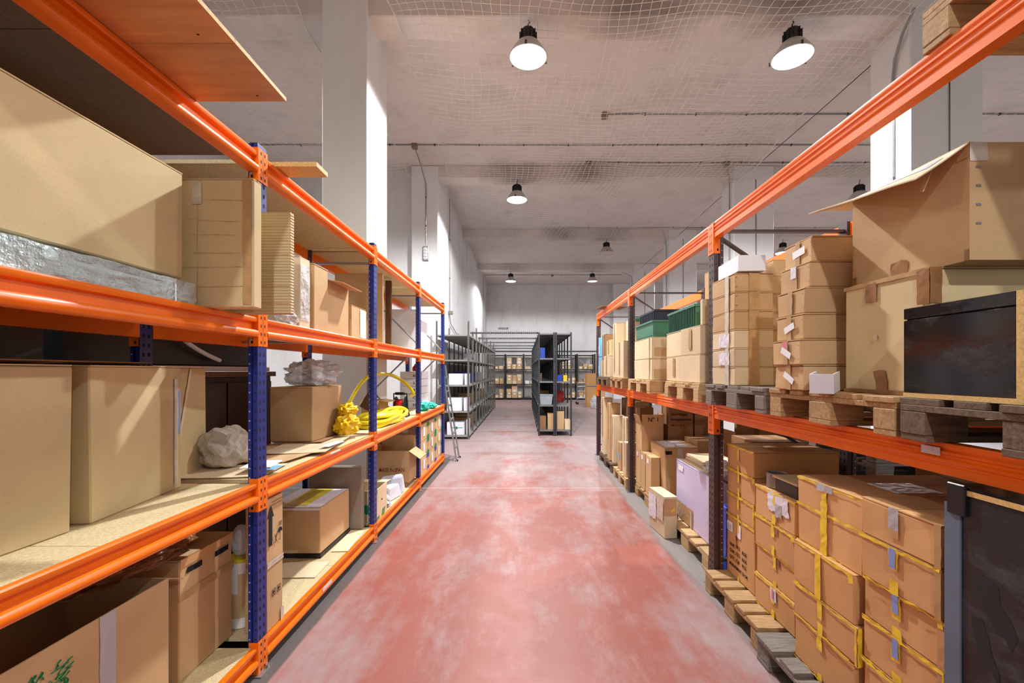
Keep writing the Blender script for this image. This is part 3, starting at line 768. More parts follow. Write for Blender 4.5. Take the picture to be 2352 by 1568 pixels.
blob('film_bag', 'crumpled clear film bag in front of second bay cartons', 'bag', (-1.455,2.68,S3), (.045,.09,.05), 'film_white', .35, 2.6, 4, 5, crease=.5)
# --- third level, bays three and four
sheet('cardboard_sheet', 'large tan cardboard sheet leaning at the back of third bay', 'sheet', 0,0,0,0,0,'card_light') if False else None
o = tag(MB().box(-.25,.25,-.012,.012,0,.74).build('leaning_cardboard', 'card', bevel=.002), 'large tan cardboard panel standing behind the second blue post', 'panel'); o.location = (-1.72,4.55,S3)
for k in range(4):
    o = tag(MB().box(-.035,.035,-.02,.02,0,.82).build('wood_strip', 'panel_brown', bevel=.003), ['brown wooden strip', 'second brown wooden strip', 'third brown wooden strip', 'last brown wooden strip'][k]+' standing upright beside the tan panel', 'wood strip', 'brown strips on the third shelf')
    o.location = (-1.90+.085*k, 5.15+.05*k, S3)
o = tag(MB().box(-.22,.22,-.015,.015,0,.62).build('white_sheet', 'white_plastic', bevel=.004), 'white panel standing behind the third blue post', 'panel'); o.location = (-1.77,6.35,S3)
b = carton('white archive carton at the far end of the third shelf', -1.95,-1.6,6.8,7.2,S3,2.4,'white_box',far=True)
# --- second level, near bay
b = carton('big plain carton at the left edge of the second shelf', -2.02,-1.655,.72,1.60,S2,1.625,'card_olive')
b = carton('big plain carton in the middle of second shelf, long side out', -2.04,-1.70,1.645,2.20,S2,1.625,'card_olive', rz=math.radians(8))
patch(b,'+x',.88,.93,.04,.9,'tape_clear'); patch(b,'+x',.93,.965,.45,.8,'label_blue','paper_label')
b = carton('narrow carton end with clear tape next to the big middle carton', -1.99,-1.885,2.24,2.64,S2+.002,1.625,'card_olive', rz=math.radians(12))
patch(b,'+x',.0,.08,.04,.95,'tape_clear'); patch(b,'+x',.3,.36,.02,.98,'card_light','crease',skew=.3)  # the paler slanted strip is a sheen painted on this face
sheet('cardboard_sheet', 'folded cardboard sheet lying on top of the second-shelf cartons', 'sheet', -2.0,-1.74,1.35,2.05,1.628,'card_dark', rz=.06, curl=.01)
b = carton('long dark grey carton lying on the second-shelf cartons', -2.0,-1.80,.85,1.32,1.631,1.738,'card_grey', far=True)
o = tag(MB().lathe([(.045,0),(.048,.02),(.048,.30),(.04,.32),(.032,.32),(.032,.30)], n=14).build('paper_roll', 'card', smooth=True), 'brown paper roll end lying on the left carton of second shelf', 'roll'); o.rotation_euler = (-PI/2,0,0); o.location = (-1.715,.98,1.674)
b = carton('flattened carton half slid under the third shelf beam', -2.0,-1.62,2.40,2.95,1.635,1.735,'card_dark', rz=.05, far=True) if False else None
blob('paper_sack', 'crumpled grey paper sack at the back of the second shelf', 'sack', (-1.82,2.66,S2+.014), (.14,.14,.125), 'sack', .24, 2.2, 4, 3, crease=.12)
for k, (x0,x1,y0,y1,r,lb,m) in enumerate(((-1.95,-1.46,2.38,2.70,.12,'cardboard sheet under the grey sack by the first post','card_light'),(-1.98,-1.48,2.75,3.35,-.10,'large cardboard sheet lying flat in the second bay','card'),(-1.85,-1.44,3.0,3.72,.16,'pale cardboard sheet on top in the second bay','card_light'),(-1.98,-1.60,3.40,3.98,.05,'dull brown cardboard sheet at back of second bay','card_dark'))):
    sheet('cardboard_sheet', lb, 'sheet', x0,x1,y0,y1,S2+.003+.008*k,m,rz=r,curl=.006)
sheet('paper_pad', 'white paper pad on the second-bay cardboard sheets', 'paper', -1.62,-1.46,2.46,2.66,S2+.040,'paper',rz=.2)
sheet('paper_strip', 'white paper strip at the front edge of the second shelf', 'paper', -1.47,-1.405,3.15,3.40,S2+.042,'paper',rz=-.05,th=.003)
o = sheet('tape_scrap', 'scrap of pale blue tape on the shelf by the first post', 'tape', -1.46,-1.41,2.45,2.56,S2+.034,'book_blue',th=.002)
# dark cabinet and goods that stand behind the rack
t = thing('cabinet', 'dark brown wooden cabinet standing behind the second bay', 'cabinet', (-2.42,2.9,0))
MB().box(-.24,.24,-.85,.85,.05,1.56).build('body', 'cabinet_dark', t, bevel=.004)
for k in range(3): 
    d = MB().box(.24,.258,-.83+k*.56,-.83+k*.56+.54,.1,1.52).build('door', 'cabinet_dark', t, bevel=.003); MB().box(.258,.27,-.83+k*.56+.46,-.83+k*.56+.48,.75,.9).build('handle', 'dark_steel', d)
MB().box(-.26,.27,-.88,.88,1.56,1.60).build('top', 'panel_brown', t, bevel=.003)
MB().box(-.22,.22,-.8,.8,0,.05).build('plinth', 'black_plastic', t)
o = tag(MB().box(-.2,.2,-.86,.82,0,.035).build('white_board', 'white_box', bevel=.003), 'white board lying on the dark cabinet', 'board'); o.location = (-2.40,2.95,1.602)
o = tag(MB().box(-.18,.18,-.83,.79,0,.26).build('black_case', 'black_plastic', bevel=.01), 'black case lying on the white board behind the rack', 'case'); o.location = (-2.42,2.95,1.638)
o = tag(MB().tube(smooth_pts([(0,-.2,.20),(.02,-.1,.12),(.02,.05,.06),(.01,.2,.02)]), .014, 8).build('white_tube', 'white_plastic', smooth=True), 'curved white plastic tube hanging over the black case', 'tube'); o.location = (-2.21,2.95,1.66)
t = thing('metal_cupboard', 'dark grey metal cupboard standing behind the near bay', 'cabinet', (-2.44,1.0,0))
MB().box(-.26,.26,-.95,.98,.04,1.90).build('body', 'dark_paint', t, bevel=.004)
for k in range(3):
    d = MB().box(.26,.274,-.93+k*.635,-.93+k*.635+.62,.08,1.86).build('door', 'dark_paint', t, bevel=.003); MB().box(.274,.288,-.93+k*.635+.55,-.93+k*.635+.57,.9,1.05).build('handle', 'galv', d)
MB().box(-.24,.24,-.9,.93,0,.04).build('plinth', 'black_plastic', t)
blob('film_bundle', 'bundle of clear film with dark folds behind the second bay', 'film', (-1.80,3.72,S2+.47), (.17,.24,.11), 'film_white', .4, 3.0, 4, 8, crease=.6)
b = carton('tall tan carton at back of the second bay', -2.00,-1.66,3.42,3.98,S2+.034,S2+.465,'card', seam='x')
blob('yellow_bag', 'crumpled yellow plastic bag stuffed beside second post', 'bag', (-1.56,3.86,S2+.03), (.085,.14,.10), 'yellow_bag', .3, 2.6, 4, 12, crease=.5)
blob('yellow_bag', 'smaller yellow plastic bag on top of the yellow pile', 'bag', (-1.57,3.88,S2+.20), (.07,.11,.055), 'yellow_bag', .35, 2.6, 4, 15, crease=.6)
# --- second level, third bay
def coil():
    mb = MB(); r = .022
    for k in range(11):
        pts = []; lay = k // 4; w_ = .10+.028*(k % 4)+random.uniform(-.01,.01); ln = .50+random.uniform(-.05,.05)
        cx, cy = -.0+random.uniform(-.015,.015), random.uniform(-.06,.06); z0 = r+.002+lay*.041
        for i in range(36):
            a = 2*PI*i/36; e = 2.6
            x = w_*math.copysign(abs(math.cos(a))**(2/e), math.cos(a)); y = ln*math.copysign(abs(math.sin(a))**(2/e), math.sin(a))
            pts.append((cx+x, cy+y, z0+.006*math.sin(3*a+k)+.010*max(0, math.sin(a*2+k))))
        mb.tube(pts, r, 8, closed=True)
    pts = [(.06,-.48,.12),(.09,-.2,.14),(.05,.1,.15),(.10,.38,.145),(.16,.48,.10),(.17,.30,.06),(.16,-.1,.03)]
    mb.tube(smooth_pts(pts), r, 8)
    return mb
o = tag(coil().build('hose', 'yellow_hose', smooth=True), 'thick yellow hose coiled flat on the second shelf', 'hose'); o.location = (-1.62,4.95,S2); 
o = tag(MB().tube(smooth_pts([(-.28,-.35,.02),(-.27,-.1,.30),(-.22,.25,.52),(-.10,.62,.55),(.02,.9,.46),(.12,1.05,.30),(.08,1.05,.24)]), .022, 8).build('hose', 'yellow_hose', smooth=True), 'yellow hose rising in a tall arch over the cable reel', 'hose'); o.location = (-1.66,5.0,S2)
t = thing('cable_reel', 'black cable reel with red winding beside third blue post', 'cable reel', (-1.60,5.66,S2))
for s in (-1, 1): MB().lathe([(.05,0),(.125,0),(.13,.006),(.125,.012),(.05,.012)], n=24).build('side_disc', 'black_plastic', t, smooth=True).rotation_euler = (0, PI/2, 0); list(t.children)[-1].location = (.06*s-.006,0,.135)
o = MB().lathe([(.09,-.05),(.095,-.045),(.095,.045),(.09,.05)], n=24).build('cable_winding', 'red_plastic', t, smooth=True); o.rotation_euler = (0, PI/2, 0); o.location = (0,0,.135)
MB().tube([(-.09,-.08,.006),(-.09,.08,.006),(-.085,0,.14),(-.085,-.02,.30),(.085,-.02,.30),(.085,0,.14),(.09,.08,.006),(.09,-.08,.006)], .010, 6).build('stand', 'black_plastic', t)
MB().box(-.07,.07,-.045,.005,.285,.32).build('handle', 'black_plastic', t, bevel=.012)
carton('small open carton behind the hose coil', -1.94,-1.72,5.2,5.52,S2,S2+.24,'card', openf=[('-y',115,.10),('+x',100,.10)])
o = tag(MB().box(-.06,.06,-.01,.01,0,.20).build('picture_surround', 'panel_brown', bevel=.003), 'small brown wooden frame leaning behind the yellow hose', 'frame'); o.location = (-1.78,4.86,S2+.17); o.rotation_euler = (-.15,.5,0)
# --- second level, last bay
for k in range(2): blob('teal_bag', ['teal plastic bag at the front of the last bay', 'folded teal plastic packet under the teal bag'][k], 'bag', (-1.50+.02*k,6.55+.42*k,S2), (.08,.15,.07-.02*k), 'teal_plastic', .25, 2.4, 4, 20+k, crease=.4)
for k in range(5):
    t = carton('white archive box with handwriting, '+ordn(k,5)+' of its stack in last bay', -1.98,-1.62,6.95,7.42,S2+.001+.118*k,S2+.117*(k+1)+.0005*k,'white_box', seam='x', group='white archive boxes on the second shelf')
    text(['FP-2','CR','3','5','66-5'][k], .06, '-y', (.03,-.2355,.03), 'ink', t, squash=1.2)
t = thing('plastic_jar', 'small red plastic jar on the white archive box stack', 'jar', (-1.75,7.05,S2+.592)); MB().lathe([(.045,0),(.055,.01),(.055,.06),(.03,.09),(.012,.10)], n=16).build('body', 'red_plastic', t, smooth=True); MB().lathe([(.02,.10),(.02,.115)], n=10).build('knob', 'black_plastic', t)
# --- bottom level, near bay
b = carton('big carton with open flaps and green print on the bottom shelf', -2.0,-1.55,.85,1.90,S1,.70,'card',openf=[('-x',20,.22),('-y',70,.18),('+y',115,.10)])
patch(b,'+x',.705,.765,.0,1,'tape_grey'); 
sr = random.Random(4)
for q in range(44):                                          # smeared illegible green print
    y_ = -.05+.16*sr.random(); z_ = .39+.09*sr.random(); l_ = .02+.03*sr.random(); an = sr.uniform(-.3,1.9)
    m = MB(); p_ = [(0,y_+l_*math.cos(an)*(t_-.5)+.004*math.sin(9*t_+q),z_+l_*math.sin(an)*(t_-.5)) for t_ in (0,.25,.5,.75,1)]
    for (p0_, p1_) in zip(p_, p_[1:]): m.bar(p0_, p1_, .0008, .005+.007*sr.random(), up=(1,0,0))
    m.build('green_print', 'tape_green', b).location = (.2256,0,0)
b = carton('tall carton with two hand holes on the bottom shelf', -1.98,-1.60,2.02,2.40,S1,.72,'card', rz=.0)
for (u0, v0) in ((.12,.86),(.62,.86)): patch(b,'+x',u0,u0+.26,v0,v0+.05,'hole','hand_hole',jit=.002)
patch(b,'+x',.0,1,.66,.72,'tape_tan'); patch(b,'+x',.02,.98,.93,1,'card_orange','tape')
t = thing('cardboard_drum', 'olive cardboard drum with white bands behind the first post', 'drum', (-1.625,2.515,S1))
MB().lathe([(.065,0),(.07,.01),(.07,.36),(.065,.37)], n=24).build('body', 'card_olive', t, smooth=True)
for (z0, z1) in ((0.005,.06),(.31,.372)): MB().lathe([(.0712,z0),(.0712,z1)], n=24).build('band', 'paper', t, smooth=True)
MB().lathe([(.074,.372),(.074,.39),(.05,.395)], n=24).build('lid', 'yellow_print', t, smooth=True)
o = MB().box(-.02,.02,-.073,-.070,.2,.36).build('paper_label', 'paper', t)
blob('plastic_jug', 'small white and green jug on the cardboard drum', 'jug', (-1.625,2.515,S1+.397), (.06,.06,.09), 'film_white', .12, 2, 3, 31)
blob('brown_film', 'brown plastic film slumped over the hand-hole carton', 'film', (-1.78,1.95,.725), (.16,.34,.05), 'film_brown', .35, 2.4, 4, 33, crease=.5)
for k in range(2):
    b = carton(['lower of two stacked cartons with box symbols by first post', 'upper stacked carton with umbrella and arrow symbols by first post'][k], -1.545,-1.42,2.405,2.575,S1+.372*k,S1+.37*(k+1),'card', seam='y')
    if k == 1:
        patch(b,'+x',.02,.98,.0,.04,'tape_clear')
        m = MB(); m.box(0,.0008,-.062,-.034,.10,.26); m.prism([(0,.0),(0,0)],'x',0,0) if False else None
        m.v += [(.0008,-.078,.26),(.0008,-.018,.26),(.0008,-.048,.33)]; n_ = len(m.v); m.face((n_-3,n_-2,n_-1))
        o = m.build('arrow_print', 'ink', b, fix=False); o.location = (.064,0,0)
        u = MB(); n0 = 0
        for i in range(8):
            a0, a1 = PI*i/8, PI*(i+1)/8; bb = len(u.v)
            u.v += [(0,.045,.15),(0,.045+.024*math.cos(a0),.15+.026*math.sin(a0)),(0,.045+.024*math.cos(a1),.15+.026*math.sin(a1))]; u.face((bb,bb+1,bb+2))
        u.box(-.0004,.0004,.0435,.0465,.105,.15); u.box(-.0004,.0004,.036,.0465,.103,.107)
        for q in range(4): u.bar((0,.03+.009*q,.185),(0,.036+.009*q,.21),.0008,.002,up=(1,0,0))
        u.build('umbrella_print', 'ink', b, fix=False).location = (.0642,0,0)
        for q in range(2): text('___________', .02, '+x', (.064,-.04,.345-.018*q), 'ink', b)
        c_ = MB(); c_.bar((0,-.008,.10),(0,.012,.15),.0008,.003,up=(1,0,0)); c_.bar((0,.012,.10),(0,-.008,.15),.0008,.003,up=(1,0,0)); c_.build('cross_print', 'ink', b, fix=False).location = (.0642,0,0)
    else:
        patch(b,'+x',.02,.98,.96,1,'tape_clear'); patch(b,'+x',.8,.99,.0,.2,'tape_clear')
        for q in range(2):
            s = MB(); y0 = -.035+.05*q
            s.box(0,.0006,y0,y0+.034,.18,.183); s.box(0,.0006,y0,y0+.034,.215,.218); s.box(0,.0006,y0,y0+.003,.18,.218); s.box(0,.0006,y0+.031,y0+.034,.18,.218); s.box(0,.0006,y0+.014,y0+.020,.186,.21); s.box(0,.0006,y0+.008,y0+.026,.198,.204)
            s.build('symbol_print', 'ink', b, fix=False).location = (.0636,0,0)
# --- bottom level, second bay
b = carton('large closed carton with yellowed lid on black base, bottom shelf', -2.02,-1.58,3.38,3.95,S1+.035,.54,'card')
DIMb = DIM[b.name]
patch(b,'top',.02,.98,.02,.98,'paper_print','paper_sheet',jit=.002); patch(b,'top',.25,.7,.1,.95,'yellow_print','paper_sheet',off=.004); patch(b,'-y',0,1,.95,1,'paper','paper_edge')
tag(MB().box(-.225,.225,-.285,.285,0,.034).build('plinth_board', 'black_plastic', bevel=.003), 'black plastic base tray under the yellowed-lid carton', 'tray').location = (-1.80,3.665,S1)
tag(MB().box(-.28,.22,-.028,.028,0,.58).build('cloth_panel', 'card_grey', bevel=.01), 'grey padded panel standing at the end of second bay bottom shelf', 'panel').location = (-1.70,4.02,S1)
for k, (x0,x1,y0,y1,r,lb) in enumerate(((-1.95,-1.47,3.05,3.30,.03,'pale cardboard strip on bottom shelf before yellowed-lid carton'),(-1.56,-1.43,3.5,3.96,.06,'loose cardboard strip along the bottom shelf edge'))): sheet('cardboard_strip', lb, 'sheet', x0,x1,y0,y1,S1+.002,'card_light',rz=r)
# --- bottom level, third bay
b = carton('open carton with green tape marks on the bottom shelf', -1.72,-1.43,4.19,4.55,S1,.45,'card_light',openf=[('+y',95,.16),('-x',40,.14),('-y',176,.12)])
patch(b,'+x',.0,.35,.0,.10,'tape_green'); patch(b,'+x',.55,.80,.0,.22,'tape_green',skew=.5); patch(b,'-y',.3,.95,.25,.55,'tape_green',jit=.006); patch(b,'+x',.02,.18,.85,1,'tape_green'); text('-', .12, '+x', (.146,.0,.14), 'ink', b)
for k, (x,y,s,lb) in enumerate(((-1.56,4.98,(.10,.16,.075),'white moulded plastic part with rounded opening'),(-1.60,5.26,(.15,.10,.10),'large white angular plastic housing'),(-1.52,4.72,(.07,.10,.05),'small white plastic box by foil bag'))):
    t = thing('plastic_housing', lb+' on bottom shelf', 'plastic part', (x,y,S1), .3*k-.2, 'white plastic parts on the bottom shelf')
    a_, b_, c_ = s
    MB().hexa([(-a_,-b_,0),(a_,-b_,0),(a_,b_,0),(-a_,b_,0),(-a_*.8,-b_*.8,2*c_*.8),(a_*.9,-b_*.75,2*c_),(a_*.8,b_*.8,2*c_),(-a_*.8,b_*.8,2*c_*.85)]); 
    m = MB(); m.hexa([(-a_,-b_,0),(a_,-b_,0),(a_,b_,0),(-a_,b_,0),(-a_*.8,-b_*.8,2*c_*.8),(a_*.9,-b_*.75,2*c_),(a_*.8,b_*.8,2*c_),(-a_*.8,b_*.8,2*c_*.85)]); m.build('shell', 'white_plastic', t, bevel=.012, seg=2)
    MB().box(a_*.2,a_*.62,-b_*.955-.006,-b_*.955+.01,c_*.4,c_*1.1).build('opening', 'dark_steel', t, bevel=.004)
    MB().box(-.012,.012,-b_*.93,-b_*.90+.012,c_*1.5,c_*1.62).build('sticker', 'yellow_card', t)
blob('foil_bag', 'crinkled silver bubble bag in front of white parts', 'bag', (-1.50,4.63,S1+.002), (.06,.07,.05), 'foil', .35, 3, 4, 41, crease=.6)
b = carton('open carton lettered MADE IN SPAIN at end of third bay', -1.90,-1.44,5.47,5.83,S1+.055,.60,'card',openf=[('+x',125,.17),('-x',30,.08),('+y',-15,.16)])
text('MADE IN SPAIN', .072, '-y', (.17,-.1815,.135), 'ink_red', b, align='RIGHT', squash=.64)
text('MADE IN SPAIN', .072, '-y', (.1705,-.1817,.0555), 'ink_red', b, align='RIGHT', squash=.92) if False else None
m = MB(); m.bar((0,-.1812,.20),(.05,-.1812,.215),.003,.001,up=(0,1,0)); m.build('pen_mark', 'ink', b); b.location.y = 5.65
carton('low flattened carton under the MADE IN SPAIN carton', -1.93,-1.46,5.45,5.84,S1,S1+.054,'card_dark',far=True)
# --- bottom level, last bay: cartons with coloured corner tape
for c in range(3):
    for k in range(3):
        y0 = 5.985+.545*c; z0 = S1+.232*k+.0005
        cm = 'tape_blue' if k == 0 else 'tape_green'
        b = carton(('green' if k else 'blue')+'-taped carton, '+ordn(k,3)+' of the '+['near','middle','far'][c]+' stack in last bay', -1.90,-1.43,y0,y0+.50,z0,z0+.230,'card', seam='x', group='corner-taped cartons on the bottom shelf')
        for v0 in (.0,.78): patch(b,'-y',.88,1.0,v0,v0+.22,cm); patch(b,'+x',0,.12,v0,v0+.22,cm); patch(b,'+x',.88,1,v0,v0+.22,cm)
        patch(b,'+x',.42,.62,.25,.85,'paper','paper_label')
        patch(b,'-y',.50,.66,.62,.80,'paper','paper_label')
        if k == 1: text('XX', .05, '-y', (-.05,-.2515,.06), 'ink', b)
# --- step ladder at the rack end
t = thing('ladder', 'grey aluminium ladder leaning at the far end of the left rack', 'ladder', (-1.30,7.93,0)); 
for s in (-.16, .16): MB().bar((.10,s,0),(-.16,s,1.72),.022,.05,up=(0,1,0)).build('rail', 'galv', t); MB().box(.08,.13,s-.014,s+.014,0,.03).build('foot', 'black_rubber', t)
for k in range(6):
    z = .24+k*.25; x = .10-.26*z/1.72; MB().box(x-.022,x+.022,-.145,.145,z-.012,z+.012).build('rung', 'galv', t)
# ================================================================== goods on the right rack, on the lower beams
Z = ZT
t = thing('drawer_box', 'glossy black laminate drawer box on the dark pallet', 'cabinet', (1.62,1.362,Z))
MB().box(-.272,.26,-.185,.186,0,.016).build('base_board', 'chip_edge', t)
MB().box(-.27,.26,-.168,.186,.0165,.270).build('front_panel', 'black_gloss', t, bevel=.002)
MB().box(-.27,.26,-.168,.186,.274,.312).build('top_rail', 'black_gloss', t, bevel=.002)
MB().box(-.262,.25,-.160,.18,.268,.276).build('gap', 'hole', t)
MB().box(-.27,.26,-.185,-.1685,.0165,.312).build('side_board', 'chip_edge', t)
b = carton('large plain carton with taped corners on the brown pallet', 1.45,2.30,1.555,1.97,Z,1.975,'card_olive', seam='x')
patch(b,'-x',.88,1.0,.72,1.0,'tape_brown'); patch(b,'-y',0,.05,.72,1,'tape_brown'); patch(b,'-x',.0,1,.965,1,'tape_tan'); patch(b,'-x',.30,.44,.82,.99,'tape_brown',jit=.004); patch(b,'-x',.42,.56,.0,.20,'tape_brown',jit=.004,skew=-.2)
patch(b,'-x',.0,1,.0,.035,'tape_brown'); patch(b,'-x',.40,.44,.47,.52,'card_light','dent',jit=.003)
# the carton with the raised flap
t = carton('large carton with long flap spread out, atop the plain carton', 1.50,2.35,1.465,1.985,1.976,2.372,'card_dark',openf=[('+x',60,.2),('+y',80,.18)]); b = t
for o in list(b.children):
    for i_, ms in enumerate(o.data.materials): o.data.materials[i_] = MAT['card']
L0 = Vector((1.925,1.725,1.976))
def fl(u, v, dz=0):      # flap hinged on the aisle top edge, drooping at its outer near corner
    y = 1.465+.53*u+.02*v; x = 1.503-(.165+.02*u)*v; z = 2.372-(.118-.072*u)*v-.004*math.sin(PI*v)+.002*math.sin(9*u)*v
    return Vector((x, y, z+dz))-L0
m = MB(); m.grid(lambda u, v: fl(u, v), 14, 8); m.grid(lambda u, v: fl(u, v, .005), 14, 8)
n = 15*9
for i in range(14):
    m.face((i, i+1, n+i+1, n+i)); k = 8*15+i; m.face((k, k+1, n+k+1, n+k))
for j in range(8): m.face((j*15, (j+1)*15, n+(j+1)*15, n+j*15)); m.face((j*15+14, (j+1)*15+14, n+(j+1)*15+14, n+j*15+14))
m.build('flap', 'card_light', b, smooth=True)
m = MB(); m.grid(lambda u, v: fl(.06+.88*u, .32+.30*v, .0066), 14, 3); m.build('tape', 'tape_grey', b, fix=False)
m = MB(); m.hexa([Vector(p)-L0 for p in ((1.492,1.575,2.37),(1.492,1.605,2.37),(1.496,1.605,2.37),(1.496,1.575,2.37),(1.42,1.55,2.24),(1.42,1.565,2.245),(1.424,1.565,2.245),(1.424,1.55,2.24))]); m.build('torn_strip', 'card', b)
patch(b,'-x',.97,1.0,.0,.09,'tape_brown'); patch(b,'-x',.40,.55,.02,.16,'tape_brown',jit=.004); patch(b,'-x',.0,.04,0,.12,'tape_brown'); patch(b,'-x',.92,1,.88,1,'tape_tan'); patch(b,'-y',.0,.07,.84,1,'tape_clear')
for k in range(4): patch(b,'-y',.025,.045,.30+.16*k,.32+.16*k,'galv','staple',jit=0)
# six flat cartons
dx = [.0,-.012,.006,.012,.03,.05]
for k in range(6):
    z0 = Z+.1225*k+.0005
    b = carton('flat tan carton, '+ordn(k,6)+' of the six-high stack beside the large plain carton', 1.315+dx[k],1.80+dx[k],2.045+random.uniform(0,.012),2.285,z0,z0+.1215,'card', seam='x', rz=random.uniform(-.03,.03), group='six-high stack of flat cartons')
    patch(b,'-x',.44,.60,.0,1,'tape_tan',jit=.002)
    if k in (0,1,2): patch(b,'-x',.36,.72,.36,.62,'paper','paper_label',jit=.0004,off=.004,rot=(-.5,-.45,.3)[k])
    if k == 4: patch(b,'-x',.40,.58,.5,.97,'paper_print','paper_label',jit=.0004,off=.004)
    if k == 5: patch(b,'-x',.36,.78,.38,.68,'paper','paper_label',jit=.0004,off=.004,rot=.1)
    if k == 1: patch(b,'-x',.40,.60,.6,.95,'pink_print','paper_label',jit=.001,off=.003)
    if k == 3: 
        q = MB().box(-.02,.03,-.006,0,-.02,.16).build('flap', 'card', b); q.location = (.0,-.124,0)
    for (u, v) in ((.03,.2),(.03,.75),(.94,.2),(.94,.75)): patch(b,'-x',u,u+.03,v,v+.02,'cable','staple',jit=0,skew=.8)
def white_sleeve(label, loc, rz, sx, sy, sz):
    t = thing('white_sleeve', label, 'box', loc, rz); th = .004
    MB().box(-sx/2,sx/2,-sy/2,-sy/2+th,0,sz).build('side_panel', 'white_box', t); MB().box(-sx/2,sx/2,sy/2-th,sy/2,0,sz).build('side_panel', 'white_box', t)
    MB().box(-sx/2,-sx/2+th,-sy/2+th,sy/2-th,0,sz).build('end_panel', 'white_box', t); MB().box(-sx/2+th,sx/2,-sy/2+th,sy/2-th,0,th).build('bottom_panel', 'white_box', t); return t
o = white_sleeve('small open white card box by the flat cartons on the pallet', (1.335,1.93,Z+.001), .75, .11, .09, .085); o.rotation_euler = (0,-.12,.75)
o = white_sleeve('open white card sleeve on top of the staple-closed carton stack', (1.46,2.93,Z+.732), -.05, .17, .32, .10)
# stack beside the brown post
for k in range(6):
    z0 = Z+.1205*k+.0005
    b = carton('staple-closed tan carton, '+ordn(k,6)+' in the stack right of the brown post', 1.35,1.605,2.79,3.125,z0,z0+.1198,'card_light' if k < 3 else 'card', seam='x', group='staple-closed cartons on the grey pallet')
    patch(b,'-y',.36,.62,.0,1,'tape_tan',jit=.003); patch(b,'-x',.62,.78,0,1,'tape_clear',jit=.002)
    if k in (1,2): patch(b,'-x',.35,.8,.1,.8,'paper_print','paper_label',jit=.004)
    if k > 3: 
        for v in (.25,.75): patch(b,'-y',.03,.07,v,v+.03,'cable','staple',jit=0,skew=1)
    b = carton('tan carton, '+ordn(k,6)+' of the stack behind the staple-closed ones', 1.62,1.88,2.86,3.13,z0,z0+.1198,'card', seam='x', group='second stack on the grey pallet')
carton('brown carton on the second stack behind the white sleeve', 1.64,1.88,2.87,3.13,Z+.7245,Z+.83,'card',far=True)
# cartons under the green crates
for c, (y0,y1) in enumerate(((3.36,3.78),(3.80,4.22))):
    for k in range(2):
        b = carton(('upper' if k else 'lower')+' pale carton under the ribbed green crate, '+('near' if c == 0 else 'far')+' column', 1.36+.02*c,1.9,y0,y1,Z+.226*k+.001,Z+.226*(k+1),'card_light',seam='x', group='pale cartons under the crates')
        if (c+k) % 2: patch(b,'-x',.45,.6,.2,.95,'tape_tan')
for k in range(2):
    b = carton(('upper' if k else 'lower')+' big pale carton under smooth green crate', 1.37,1.95,4.66,5.40,Z+.231*k+.001,Z+.231*(k+1),'card_light',seam='x', group='pale cartons under the crates')
    patch(b,'-x',.86,.9,0,1,'tape_tan')
    patch(b,'-y',.05,.35,0.1,.5,'card','stain',jit=.006)
def crate(label, x0,x1,y0,y1,z0,z1, mat, rib, ribmat):
    t = thing('plastic_crate', label, 'crate', ((x0+x1)/2,(y0+y1)/2,z0)); a,b,h = (x1-x0)/2,(y1-y0)/2,z1-z0; th = .012
    m = MB(); m.box(-a,a,-b,-b+th,0,h); m.box(-a,a,b-th,b,0,h); m.box(-a,-a+th,-b+th,b-th,0,h); m.box(a-th,a,-b+th,b-th,0,h); m.box(-a+th,a-th,-b+th,b-th,0,th); m.build('body', mat, t)
    m = MB(); m.box(-a-.012,a+.012,-b-.012,-b,h-.02,h); m.box(-a-.012,a+.012,b,b+.012,h-.02,h); m.box(-a-.012,-a,-b,b,h-.02,h); m.box(a,a+.012,-b,b,h-.02,h); m.build('rim', mat, t)
    if rib:
        k = int(2*b/.035)
        for i in range(k): y = -b+.02+(2*b-.04)*i/(k-1); MB().box(-a-.010,-a,y-.006,y+.006,.01,h-.022).build('rib', ribmat, t)
    else:
        MB().box(-a-.006,-a,-b+.04,b-.04,.0,.02).build('foot_rail', ribmat, t)
    return t
zc_ = Z+.453
crate('dark green ribbed plastic crate on pale cartons', 1.40,1.80,3.55,4.20,zc_,zc_+.19,'green_crate',True,'green_dark')
zs_ = Z+.464
crate('smooth green plastic crate on the big pale cartons', 1.39,1.80,4.68,5.38,zs_,zs_+.18,'green_crate',False,'green_dark')
crate('navy plastic crate standing on the smooth green crate', 1.42,1.78,4.72,5.30,zs_+.182,zs_+.30,'navy_crate',True,'navy_crate')
b = carton('pale carton with green tape past the second brown post', 1.50,1.9,5.98,6.4,zs_+.05,zs_+.36,'card_light',seam='x'); patch(b,'-y',.1,.9,.85,1,'tape_green'); patch(b,'-y',.4,.55,.6,.86,'tape_green')
b = carton('tall carton with blue motifs standing behind the brown post', 1.46,1.62,3.42,3.52,zc_+.001,2.39,'card',seam='x')
for i in range(5):
    for j_ in range(3): patch(b,'-y',.18+.26*j_,.34+.26*j_,.30+.13*i,.37+.13*i,'ink_blue','printed_motif',jit=.004)
carton('small pale carton beside the tall motif carton', 1.38,1.56,3.36,3.41,zc_+.001,2.16,'card_light',seam='x')
